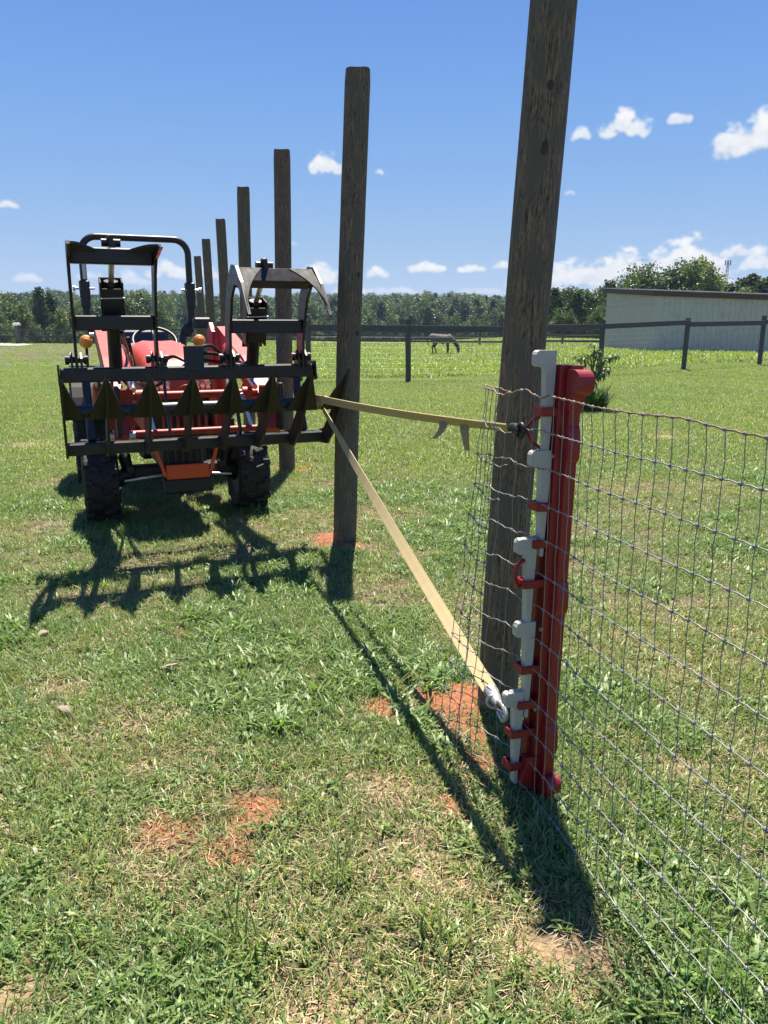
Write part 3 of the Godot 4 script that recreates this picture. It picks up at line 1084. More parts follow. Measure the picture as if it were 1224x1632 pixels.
# polygon given as (z, y), plate across x
func plate(mb: MB, poly: Array, x: float, thick: float):
	mb.prism(yz(poly), Transform3D(Basis(Vector3(0, 0, 1), Vector3(0, 1, 0), Vector3(1, 0, 0)), Vector3(x, 0, 0)), thick)

func wheel(parent: Node, called: String, at: Vector3, r: float, w: float, lugs: int, side: float):
	var t := sub(called, parent, at)
	var mb := MB.new()
	var h := w * 0.5
	var prof := [Vector2(r * 0.55, -h * 0.8), Vector2(r * 0.7, -h * 0.98), Vector2(r * 0.86, -h), Vector2(r * 0.915, -h * 0.86), Vector2(r * 0.925, 0), Vector2(r * 0.915, h * 0.86), Vector2(r * 0.86, h), Vector2(r * 0.7, h * 0.98), Vector2(r * 0.55, h * 0.8)]
	mb.lathe(prof, Vector3.ZERO, Vector3(1, 0, 0), 40)
	for s in [-1.0, 1.0]:
		for i in lugs:
			var a: float = TAU * (i + (0.5 if s > 0 else 0.0)) / lugs
			# a bent lug: outer shoulder block and an inner slanted bar
			for piece in [[0.74, 0.0, 0.46], [0.34, 0.42, 0.62]]:
				var ang: float = a + s * 0.0 + piece[1] * 0.34
				var rad := Vector3(0, cos(ang), sin(ang))
				var tan := Vector3(0, -sin(ang), cos(ang))
				var ax: Vector3 = (Vector3(s, 0, 0) - tan * float(piece[1]) * 0.8).normalized()
				var tt: Vector3 = ax.cross(rad).normalized()
				mb.box(rad * r * 0.95 + Vector3(s * h * piece[0], 0, 0), Vector3(h * piece[2], r * 0.1, r * 0.15), 0.008, Basis(ax, rad, tt))
			var rad2 := Vector3(0, cos(a), sin(a))
			mb.box(rad2 * r * 0.875 + Vector3(s * h * 0.97, 0, 0), Vector3(h * 0.1, r * 0.13, r * 0.14), 0.006, Basis(Vector3(1, 0, 0), rad2, Vector3(1, 0, 0).cross(rad2)))
	obj("tyre", mb, M.rubber, t)
	mb = MB.new()
	mb.lathe([Vector2(0.0, h * 0.35), Vector2(r * 0.2, h * 0.35), Vector2(r * 0.25, h * 0.2), Vector2(r * 0.45, h * 0.3), Vector2(r * 0.5, h * 0.78), Vector2(r * 0.58, h * 0.84), Vector2(r * 0.58, -h * 0.84), Vector2(r * 0.5, -h * 0.7), Vector2(r * 0.2, -h * 0.4), Vector2(0.0, -h * 0.4)], Vector3.ZERO, Vector3(side, 0, 0), 28)
	for i in 5:
		var a2 := TAU * i / 5.0
		mb.tube([Vector3(side * h * 0.3, cos(a2) * r * 0.33, sin(a2) * r * 0.33), Vector3(side * h * 0.46, cos(a2) * r * 0.33, sin(a2) * r * 0.33)], 0.011, 6)
	obj("rim", mb, M.rim, t)

func make_tractor():
	var t := thing("tractor", "small orange red compact tractor with front loader and black roll bar on the lawn", "tractor", T_AT, T_TURN)
	for s in [-1.0, 1.0]:
		wheel(t, "front_wheel", Vector3(s * 0.535, 0.292, 0), 0.3, 0.235, 13, s)
	for s in [-1.0, 1.0]:
		wheel(t, "rear_wheel", Vector3(s * 0.52, 0.488, -1.55), 0.5, 0.3, 15, s)
	var mb := MB.new()
	# front axle with hubs and tie rod
	mb.box(Vector3(0, 0.34, 0), Vector3(0.72, 0.09, 0.11), 0.015)
	mb.box(Vector3(0, 0.37, 0), Vector3(0.2, 0.16, 0.16), 0.02)
	for s in [-1.0, 1.0]:
		mb.tube([Vector3(s * 0.3, 0.34, 0), Vector3(s * 0.45, 0.3, 0)], [0.06, 0.085], 14)
	obj("front_axle", mb, M.plastic, t)
	mb = MB.new()
	mb.tube([Vector3(-0.38, 0.3, 0.15), Vector3(-0.1, 0.33, 0.17), Vector3(0.1, 0.33, 0.17), Vector3(0.38, 0.3, 0.15)], 0.011, 8)
	obj("tie_rod", mb, M.steel, t)
	for s in [-1.0, 1.0]:
		mb = MB.new()
		mb.lathe([Vector2(0, -0.05), Vector2(0.04, -0.05), Vector2(0.045, 0.03), Vector2(0.03, 0.05), Vector2(0, 0.05)], Vector3(s * 0.36, 0.44, 0.06), Vector3(0.2 * s, 1, 0.1), 14)
		mb.box(Vector3(s * 0.33, 0.37, 0.07), Vector3(0.07, 0.06, 0.05), 0.01)
		obj("king_pin", mb, M.plastic, t)
	# chassis, engine and transmission
	mb = MB.new()
	mb.box(Vector3(0, 0.52, -0.15), Vector3(0.3, 0.26, 1.05), 0.02)
	mb.box(Vector3(0, 0.5, -1.15), Vector3(0.38, 0.38, 0.95), 0.03)
	mb.tube([Vector3(-0.5, 0.49, -1.55), Vector3(0.5, 0.49, -1.55)], 0.09, 16)
	mb.box(Vector3(0, 0.74, -1.2), Vector3(0.86, 0.03, 0.75), 0.01)
	obj("chassis", mb, M.plastic, t)
	mb = MB.new()
	mb.box(Vector3(0, 0.8, -0.2), Vector3(0.26, 0.34, 0.7), 0.03)
	mb.tube([Vector3(-0.14, 0.92, -0.35), Vector3(-0.2, 0.92, -0.35)], 0.05, 14)
	obj("engine", mb, M.plastic, t)
	# hood
	mb = MB.new()
	var st := [[0.445, 0.93, 0.185], [0.44, 1.0, 0.2], [0.415, 1.06, 0.21], [0.36, 1.115, 0.22], [0.25, 1.16, 0.228], [0.05, 1.2, 0.236], [-0.2, 1.232, 0.246], [-0.45, 1.25, 0.253], [-0.66, 1.255, 0.256], [-0.7, 1.24, 0.25]]
	var seg := 22
	var rows := []
	for q in st:
		var row := []
		var bot: float = 0.92 if q[0] > 0.43 else 0.78
		for k in seg + 1:
			var u := float(k) / seg * 2.0 - 1.0
			var a := u * PI * 0.5
			var ex := 0.42
			var xx: float = signf(sin(a)) * pow(absf(sin(a)), ex) * q[2]
			var yy: float = bot + (q[1] - bot) * pow(absf(cos(a)), ex)
			yy += 0.012 * exp(-pow((absf(xx) - 0.1) / 0.02, 2.0)) if yy > bot + 0.6 * (q[1] - bot) else 0.0
			row.append(Vector3(xx, yy, q[0]))
		rows.append(row)
	for i in rows.size() - 1:
		for k in seg:
			var ctr := Vector3(0, 0.85, rows[i][k].z - 0.05)
			mb.fquad(rows[i][k], rows[i][k + 1], rows[i + 1][k + 1], rows[i + 1][k], rows[i][k] - ctr)
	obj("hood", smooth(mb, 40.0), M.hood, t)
	mb = MB.new()
	for s in [-1.0, 1.0]:
		mb.box(Vector3(s * 0.236, 0.73, 0.02), Vector3(0.02, 0.12, 0.8), 0.006)
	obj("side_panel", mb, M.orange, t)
	# grille with honeycomb lamps
	mb = MB.new()
	mb.box(Vector3(0, 0.79, 0.4), Vector3(0.38, 0.42, 0.03), 0.02)
	obj("grille", mb, M.black, t)
	for s in [-1.0, 1.0]:
		var lamp := sub("headlight", t)
		mb = MB.new()
		mb.box(Vector3(s * 0.135 + 0.02, 0.955, 0.425), Vector3(0.13, 0.085, 0.03), 0.012)
		obj("housing", mb, M.black, lamp)
		for i in 3:
			for j in 3:
				var cx: float = s * 0.135 + 0.02 + (i - 1) * 0.037
				var cy := 0.955 + (j - 1) * 0.032 + (0.016 if i % 2 == 0 else 0.0) - 0.006
				var hex := PackedVector2Array()
				for k in 6:
					hex.append(Vector2(cx + cos(TAU * k / 6.0) * 0.0175, cy + sin(TAU * k / 6.0) * 0.0175))
				mb = MB.new()
				mb.prism(hex, Transform3D(Basis(), Vector3(0, 0, 0.443)), 0.008)
				obj("lens_cell", mb, M.lens, lamp)
	mb = MB.new()
	for k in 24:
		pass
	var ring := []
	for k in 21:
		var a := PI * k / 20.0
		ring.append(Vector3(0.04 + cos(a) * 0.05, 0.93 + sin(a) * 0.055, 0.47))
	mb.tube(ring, 0.007, 8)
	obj("grab_loop", mb, M.orange, t)
	# brush guard
	mb = MB.new()
	mb.box(Vector3(0.02, 0.4, 0.47), Vector3(0.29, 0.1, 0.02), 0.006)
	obj("bumper_plate", mb, M.guard, t)
	for s in [-1.0, 1.0]:
		mb = MB.new()
		mb.bar(Vector3(s * 0.15 + 0.02, 0.37, 0.468), Vector3(s * 0.205 + 0.02, 0.56, 0.46), 0.022, 0.03, Vector3(0, 0, 1), 0.004)
		obj("guard_bracket", mb, M.guard, t)
	for k in 7:
		mb = MB.new()
		var gx := 0.02 + (k - 3) * 0.047
		mb.tube([Vector3(gx, 0.7, 0.462), Vector3(gx, 0.76, 0.462), Vector3(gx, 0.785, 0.45), Vector3(gx, 0.79, 0.42)], 0.011, 8)
		obj("guard_bar", mb, M.orange, t)
	for k in 6:
		mb = MB.new()
		mb.box(Vector3(0.02 + (k - 2.5) * 0.05, 0.56, 0.445), Vector3(0.02, 0.2, 0.02), 0.004)
		obj("grille_slat", mb, M.black, t)
	mb = MB.new()
	mb.box(Vector3(0.02, 0.3, 0.42), Vector3(0.34, 0.1, 0.12), 0.01)
	obj("front_weight_bracket", mb, M.black, t)
	# loader: masts, arms, cylinders, cross tubes
	for s in [-1.0, 1.0]:
		var ax: float = -0.42 if s < 0 else 0.52
		var la := sub("loader_arm", t)
		mb = MB.new()
		var wdt := 0.085 if s < 0 else 0.1
		plate(mb, [[-0.74, 1.34], [-0.62, 1.37], [0.2, 1.17], [0.6, 1.03], [0.8, 0.9], [0.91, 0.73], [0.86, 0.68], [0.76, 0.7], [0.56, 0.9], [0.2, 1.0], [-0.7, 1.24]], ax, wdt)
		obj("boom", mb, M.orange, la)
		mb = MB.new()
		mb.box(Vector3(ax, 0.88, 0.86), Vector3(0.165, 0.26, 0.02), 0.006, Basis(Vector3(1, 0, 0), 0.25))
		obj("face_plate", mb, M.orange, la)
		for yy in [1.3, 0.72]:
			mb = MB.new()
			var zz := -0.66 if yy > 1.0 else 0.86
			mb.tube([Vector3(ax - 0.08, yy, zz), Vector3(ax + 0.08, yy, zz)], 0.024, 12)
			obj("pivot_pin", mb, M.steel, la)
		mb = MB.new()
		var mx: float = ax - s * 0.03
		plate(mb, [[-0.82, 0.5], [-0.5, 0.5], [-0.52, 0.9], [-0.56, 1.33], [-0.66, 1.4], [-0.78, 1.33]], mx - s * 0.06, 0.03)
		mb.tube([Vector3(mx - s * 0.02, 0.6, -0.56), Vector3(mx - s * 0.02, 1.1, -0.53), Vector3(mx - s * 0.02, 1.345, -0.6)], 0.038, 14)
		mb.box(Vector3(mx - s * 0.13, 0.56, -0.62), Vector3(0.26, 0.1, 0.2), 0.01)
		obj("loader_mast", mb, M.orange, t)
		mb = MB.new()
		mb.tube([Vector3(ax + s * 0.075, 0.72, -0.55), Vector3(ax + s * 0.075, 0.95, -0.12)], 0.036, 14)
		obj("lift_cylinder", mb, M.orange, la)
		mb = MB.new()
		mb.tube([Vector3(ax + s * 0.075, 0.95, -0.12), Vector3(ax + s * 0.075, 1.1, 0.16)], 0.019, 12)
		obj("lift_rod", mb, M.steel, la)
		mb = MB.new()
		mb.tube([Vector3(ax - s * 0.09, 1.22, -0.05), Vector3(ax - s * 0.09, 1.08, 0.48)], 0.034, 14)
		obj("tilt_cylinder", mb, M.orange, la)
		mb = MB.new()
		mb.tube([Vector3(ax - s * 0.09, 1.08, 0.48), Vector3(ax - s * 0.09, 0.99, 0.82)], 0.018, 12)
		obj("tilt_rod", mb, M.steel, la)
	mb = MB.new()
	mb.tube([Vector3(-0.37, 0.943, 0.7), Vector3(0.47, 0.943, 0.7)], 0.026, 16)
	for s in [-0.31, 0.37]:
		mb.tube([Vector3(s, 0.943, 0.7), Vector3(s + 0.05, 0.943, 0.7)], 0.041, 16)
	obj("upper_cross_tube", mb, M.orange, t)
	mb = MB.new()
	mb.tube([Vector3(-0.38, 0.722, 0.82), Vector3(0.48, 0.722, 0.82)], 0.021, 16)
	obj("lower_cross_tube", mb, M.orange, t)
	for sx in [-0.26, 0.36]:
		mb = MB.new()
		mb.bar(Vector3(sx, 0.94, 0.72), Vector3(sx + 0.04, 0.73, 0.8), 0.025, 0.04, Vector3(0, 0, 1))
		obj("link_bar", mb, M.steel, t)
	# hydraulic valve and fittings on the near side of the hood
	var vb := sub("valve_block", t)
	mb = MB.new()
	mb.box(Vector3(-0.33, 1.08, -0.42), Vector3(0.1, 0.12, 0.14), 0.012)
	obj("block", mb, M.castmetal, vb)
	for k in 6:
		mb = MB.new()
		var vx := -0.37 + 0.035 * (k % 3)
		var vy := 1.15 + 0.05 * (k / 3)
		mb.tube([Vector3(vx, vy - 0.03, -0.36 + 0.02 * k), Vector3(vx + 0.005, vy + 0.02, -0.35 + 0.02 * k)], 0.015, 8)
		obj("fitting", mb, M.steel, vb)
	var hs := [[Vector3(-0.36, 1.15, -0.34), Vector3(-0.33, 1.24, -0.1), Vector3(-0.3, 1.2, 0.25), Vector3(-0.36, 1.3, 0.5), Vector3(-0.37, 1.36, 0.58)],
		[Vector3(-0.3, 1.15, -0.34), Vector3(-0.28, 1.21, -0.05), Vector3(-0.26, 1.08, 0.3), Vector3(-0.32, 1.2, 0.52), Vector3(-0.34, 1.3, 0.6)],
		[Vector3(-0.34, 1.12, -0.3), Vector3(-0.29, 1.07, 0.0), Vector3(-0.24, 1.02, 0.3), Vector3(-0.2, 1.05, 0.48), Vector3(-0.12, 1.14, 0.56)],
		[Vector3(-0.3, 1.1, -0.3), Vector3(-0.25, 1.0, 0.1), Vector3(-0.2, 0.98, 0.4), Vector3(-0.02, 1.12, 0.54), Vector3(0.06, 1.16, 0.6)],
		[Vector3(0.12, 1.2, 0.62), Vector3(0.22, 1.19, 0.56), Vector3(0.32, 1.13, 0.52), Vector3(0.42, 1.14, 0.54), Vector3(0.5, 1.3, 0.56)],
		[Vector3(0.12, 1.24, 0.62), Vector3(0.2, 1.24, 0.54), Vector3(0.3, 1.16, 0.46), Vector3(0.4, 1.13, 0.44), Vector3(0.46, 1.05, 0.46)],
		[Vector3(0.12, 1.16, 0.62), Vector3(0.24, 1.14, 0.56), Vector3(0.36, 1.11, 0.5), Vector3(0.46, 1.16, 0.46), Vector3(0.5, 1.3, 0.3), Vector3(0.5, 1.36, 0.1)],
		[Vector3(0.02, 1.15, 0.6), Vector3(-0.08, 1.18, 0.52), Vector3(-0.16, 1.12, 0.48), Vector3(-0.22, 1.06, 0.4)],
		[Vector3(-0.4, 1.2, -0.3), Vector3(-0.39, 1.26, 0.1), Vector3(-0.42, 1.1, 0.4), Vector3(-0.4, 1.02, 0.5)]]
	for h in hs:
		mb = MB.new()
		for i in h.size():
			if h[i].z > 0.35:
				h[i] += Vector3(-0.03 if h[i].x > 0.0 else 0.0, 0.01, 0.27)
		mb.tube(curve(h, 5), 0.0105, 8)
		obj("hydraulic_hose", mb, M.black, t)
	for p in [[Vector3(0.5, 1.3, 0.28), Vector3(0.5, 1.37, 0.1)], [Vector3(0.43, 1.1, 0.73), Vector3(0.43, 1.03, 0.74)], [Vector3(-0.37, 1.35, 0.845), Vector3(-0.372, 1.41, 0.86)]]:
		mb = MB.new()
		mb.tube(p, 0.015, 8)
		obj("hose_fitting", mb, M.steel, t)
	# operator station
	mb = MB.new()
	plate(mb, [[-0.7, 0.76], [-0.7, 1.2], [-0.78, 1.24], [-0.95, 1.2], [-0.9, 0.76]], 0.0, 0.4)
	obj("dashboard", mb, M.navy, t)
	var sw := sub("steering_wheel", t)
	mb = MB.new()
	var rr := []
	var sb := Basis(Vector3(1, 0, 0), 0.65)
	for k in 33:
		var a := TAU * k / 32.0
		rr.append(Vector3(0.02, 1.25, -1.0) + sb * Vector3(cos(a) * 0.175, 0, sin(a) * 0.175))
	mb.tube(rr, 0.014, 8, false)
	obj("rim", mb, M.black, sw)
	mb = MB.new()
	for k in 3:
		var a := TAU * k / 3.0 + 0.5
		mb.tube([Vector3(0.02, 1.25, -1.0), Vector3(0.02, 1.25, -1.0) + sb * Vector3(cos(a) * 0.17, 0, sin(a) * 0.17)], 0.011, 6)
	mb.tube([Vector3(0.02, 1.25, -1.0), Vector3(0.02, 1.0, -0.85)], 0.022, 8)
	obj("spokes", mb, M.black, sw)
	var seat := sub("seat", t)
	mb = MB.new()
	mb.box(Vector3(0, 0.9, -1.42), Vector3(0.44, 0.12, 0.42), 0.04)
	obj("cushion", mb, M.navy, seat)
	mb = MB.new()
	mb.box(Vector3(0, 1.13, -1.64), Vector3(0.42, 0.42, 0.1), 0.04, Basis(Vector3(1, 0, 0), -0.15))
	obj("backrest", mb, M.navy, seat)
	# fenders
	for s in [-1.0, 1.0]:
		mb = MB.new()
		var pr := []
		for k in 13:
			var a := lerpf(-0.9, 1.35, k / 12.0)
			pr.append(Vector2(-1.55 + sin(a) * 0.545, 0.49 + cos(a) * 0.545))
		for k in 12:
			var a: Vector2 = pr[k]
			var b: Vector2 = pr[k + 1]
			var o := Vector3(0, (a.y + b.y) * 0.5 - 0.49, (a.x + b.x) * 0.5 + 1.55)
			for e in [0.0, 0.012]:
				var oo: Vector3 = o.normalized() * float(e)
				mb.fquad(Vector3(s * 0.38, a.y, a.x) - oo, Vector3(s * 0.66, a.y, a.x) - oo, Vector3(s * 0.66, b.y, b.x) - oo, Vector3(s * 0.38, b.y, b.x) - oo, o * (1.0 if e == 0.0 else -1.0))
		obj("fender", mb, M.rubber, t)
		var ts := sub("turn_signal", t)
		var lx := -0.515 if s < 0 else 0.405
		mb = MB.new()
		mb.tube([Vector3(lx, 1.0, -1.25), Vector3(lx, 1.2, -1.12), Vector3(lx, 1.22, -1.12)], 0.012, 8)
		mb.lathe([Vector2(0.0, -0.03), Vector2(0.05, -0.03), Vector2(0.055, 0.0), Vector2(0.05, 0.005)], Vector3(lx, 1.247, -1.13), Vector3(0, 0, 1), 20)
		obj("lamp_stalk", mb, M.black, ts)
		mb = MB.new()
		mb.lathe([Vector2(0.053, 0.0), Vector2(0.052, 0.015), Vector2(0.045, 0.032), Vector2(0.028, 0.044), Vector2(0.0, 0.048)], Vector3(lx, 1.247, -1.13), Vector3(0, 0, 1), 24)
		for k in 3:
			mb.lathe([Vector2(0.05 - k * 0.012, 0.012 + 0.014 * k), Vector2(0.054 - k * 0.012, 0.018 + 0.013 * k), Vector2(0.046 - k * 0.012, 0.026 + 0.012 * k)], Vector3(lx, 1.247, -1.13), Vector3(0, 0, 1), 24)
		obj("amber_lens", mb, M.amber, ts)
	# roll bar
	var rb := sub("roll_bar", t)
	mb = MB.new()
	var pts := [Vector3(-0.462, 1.68, -1.9)]
	for k in 9:
		var a := PI * 0.5 * k / 8.0
		pts.append(Vector3(-0.462 + 0.13 - cos(a) * 0.13, 2.02 + sin(a) * 0.13, -1.9))
	for k in 9:
		var a := PI * 0.5 * k / 8.0
		pts.append(Vector3(0.472 - 0.13 + sin(a) * 0.13, 2.02 + cos(a) * 0.13, -1.9))
	pts.append(Vector3(0.472, 1.68, -1.9))
	mb.tube(pts, 0.03, 14)
	obj("hoop", mb, M.enamel, rb)
	for s in [-1.0, 1.0]:
		var hx := -0.462 if s < 0 else 0.472
		mb = MB.new()
		mb.tube(curve([Vector3(hx, 1.72, -1.9), Vector3(hx, 1.5, -1.9), Vector3(hx - s * 0.005, 1.42, -1.9), Vector3(hx - s * 0.05, 1.33, -1.88), Vector3(hx - s * 0.1, 1.24, -1.86), Vector3(hx - s * 0.11, 0.75, -1.8)], 4), 0.036, 14)
		obj("upright", mb, M.enamel, rb)
		mb = MB.new()
		mb.box(Vector3(hx, 1.69, -1.9), Vector3(0.09, 0.16, 0.085), 0.01)
		mb.box(Vector3(hx, 1.58, -1.9), Vector3(0.082, 0.1, 0.08), 0.01)
		obj("hinge_bracket", mb, M.enamel, rb)
		mb = MB.new()
		mb.tube([Vector3(hx - 0.085, 1.7, -1.87), Vector3(hx + 0.085, 1.7, -1.87)], 0.011, 8)
		mb.tube([Vector3(hx + s * 0.08, 1.7, -1.87), Vector3(hx + s * 0.1, 1.7, -1.87)], 0.024, 10)
		obj("hinge_pin", mb, M.steel, rb)
		mb = MB.new()
		mb.bar(Vector3(hx - s * 0.1, 1.36, -1.85), Vector3(hx - s * 0.01, 1.3, -1.85), 0.09, 0.06, Vector3(0, 0, 1), 0.01)
		obj("clamp_collar", mb, M.enamel, rb)
	mb = MB.new()
	mb.box(Vector3(-0.455, 1.86, -1.866), Vector3(0.03, 0.16, 0.006), 0.002)
	obj("warning_label", mb, smat(0.5, 0.5, 0.46, 0.5), rb)
	for s in [-1.0, 1.0]:
		var lb := sub("rear_lamp_box", t)
		mb = MB.new()
		mb.box(Vector3(s * 0.54, 1.4, -1.74), Vector3(0.16, 0.1, 0.1), 0.015)
		obj("housing", mb, M.plastic, lb)
		mb = MB.new()
		mb.bar(Vector3(s * 0.47, 1.42, -1.86), Vector3(s * 0.56, 1.42, -1.72), 0.03, 0.02, Vector3.UP)
		obj("bracket", mb, M.plastic, lb)

func curve(p: Array, n: int) -> Array:
	var out := []
	for i in p.size() - 1:
		var a: Vector3 = p[max(i - 1, 0)]
		var b: Vector3 = p[i]
		var c: Vector3 = p[i + 1]
		var d: Vector3 = p[min(i + 2, p.size() - 1)]
		for k in n:
			out.append(b.cubic_interpolate(c, a, d, float(k) / n))
	out.append(p[p.size() - 1])
	return out

# weld and smooth a soup of triangles
func smooth(mb: MB, _angle: float) -> ArrayMesh:
	var acc := {}
	for i in range(0, mb.v.size(), 3):
		var g := (mb.v[i + 2] - mb.v[i]).cross(mb.v[i + 1] - mb.v[i])
		for k in 3:
			var key := (mb.v[i + k] * 5000.0).round()
			acc[key] = acc.get(key, Vector3.ZERO) + g
	for i in mb.v.size():
		mb.n[i] = acc[(mb.v[i] * 5000.0).round()].normalized()
	return mb.mesh()

# ---------------------------------------------------------------- grapple
func make_grapple():
	var t := thing("grapple_rake", "black root grapple with upturned pointed teeth on the tractor loader", "grapple", T_AT, T_TURN)
	var mb := MB.new()
	mb.box(Vector3(0.02, 0.695, 1.15), Vector3(1.51, 0.07, 0.07), 0.008)
	obj("heel_beam", mb, M.enamel, t)
	mb = MB.new()
	mb.box(Vector3(0.02, 1.097, 0.95), Vector3(1.51, 0.083, 0.075), 0.008)
	obj("top_beam", mb, M.enamel, t)
	for e in [-0.742, 0.782]:
		mb = MB.new()
		plate(mb, [[0.89, 1.15], [1.01, 1.16], [1.03, 1.04], [0.89, 1.03]], e, 0.012)
		obj("beam_end_plate", mb, M.enamel, t)
	mb = MB.new()
	mb.tube([Vector3(-0.74, 0.93, 1.4), Vector3(0.8, 0.93, 1.4)], 0.035, 20)
	obj("cross_tube", mb, M.enamel, t)
	for x in [-0.6, -0.16, 0.26, 0.66]:
		mb = MB.new()
		mb.bar(Vector3(x, 0.73, 1.12), Vector3(x, 1.055, 0.965), 0.045 if absf(x) > 0.5 else 0.014, 0.05, Vector3(0, 0, 1), 0.005)
		obj("back_upright", mb, M.enamel, t)
	for x in [-0.44, 0.54]:
		mb = MB.new()
		mb.box(Vector3(x, 0.88, 1.01), Vector3(0.03, 0.3, 0.09), 0.006)
		obj("coupler_plate", mb, M.enamel, t)
	for i in 8:
		var x := -0.737 + i * 0.2157
		var tn := sub("tine", t)
		mb = MB.new()
		plate(mb, [[1.115, 0.65], [1.26, 0.66], [1.39, 0.755], [1.5, 0.882], [1.6, 1.015], [1.672, 1.142], [1.65, 1.132], [1.55, 1.035], [1.44, 0.958], [1.32, 0.85], [1.2, 0.752], [1.115, 0.732]], x, 0.014)
		obj("rib", mb, M.tooth, tn)
		mb = MB.new()
		var tip := Vector3(x, 1.134, 1.662)
		var l := Vector3(x - (0.097 if i > 0 else 0.004), 0.895, 1.437)
		var r := Vector3(x + (0.097 if i < 7 else 0.004), 0.895, 1.437)
		var nn := (l - tip).cross(r - tip).normalized() * 0.005
		mb.ftri(tip + nn, l + nn, r + nn, nn)
		mb.ftri(tip - nn, l - nn, r - nn, -nn)
		mb.fquad(tip + nn, tip - nn, l - nn, l + nn, Vector3(-1, 0.4, 0))
		mb.fquad(tip + nn, tip - nn, r - nn, r + nn, Vector3(1, 0.4, 0))
		mb.fquad(l + nn, l - nn, r - nn, r + nn, Vector3(0, -1, 0))
		obj("tooth_blade", mb, M.tooth, tn)
	mb = MB.new()
	mb.box(Vector3(0.02, 1.185, 1.002), Vector3(0.118, 0.15, 0.014), 0.003)
	obj("centre_plate", mb, M.greysteel, t)
	# left jaw, swung wide open; right jaw half closed
	jaw(t, -0.64, -0.19, [[0.6, 1.1], [0.625, 1.3], [0.69, 1.52], [0.75, 1.68], [0.81, 1.77], [0.92, 1.795], [1.08, 1.79], [1.22, 1.76], [1.08, 1.735], [0.95, 1.715], [0.87, 1.64], [0.79, 1.48], [0.72, 1.28], [0.71, 1.1]], Vector3(0, 1.735, 0.84), 0.0, 0.085, Vector3(1.2, 1.763, 0), Vector3(0.9, 1.76, 0), 1.38, -0.415)
	jaw(t, 0.243, 0.705, [[0.6, 1.1], [0.605, 1.3], [0.66, 1.5], [0.75, 1.63], [0.87, 1.71], [0.99, 1.695], [1.12, 1.6], [1.275, 1.425], [1.14, 1.515], [1.02, 1.585], [0.93, 1.595], [0.83, 1.52], [0.74, 1.32], [0.71, 1.1]], Vector3(0, 1.635, 0.9), -0.55, 0.095, Vector3(1.255, 1.445, 0), Vector3(0.965, 1.685, 0), 1.36, 0.43)

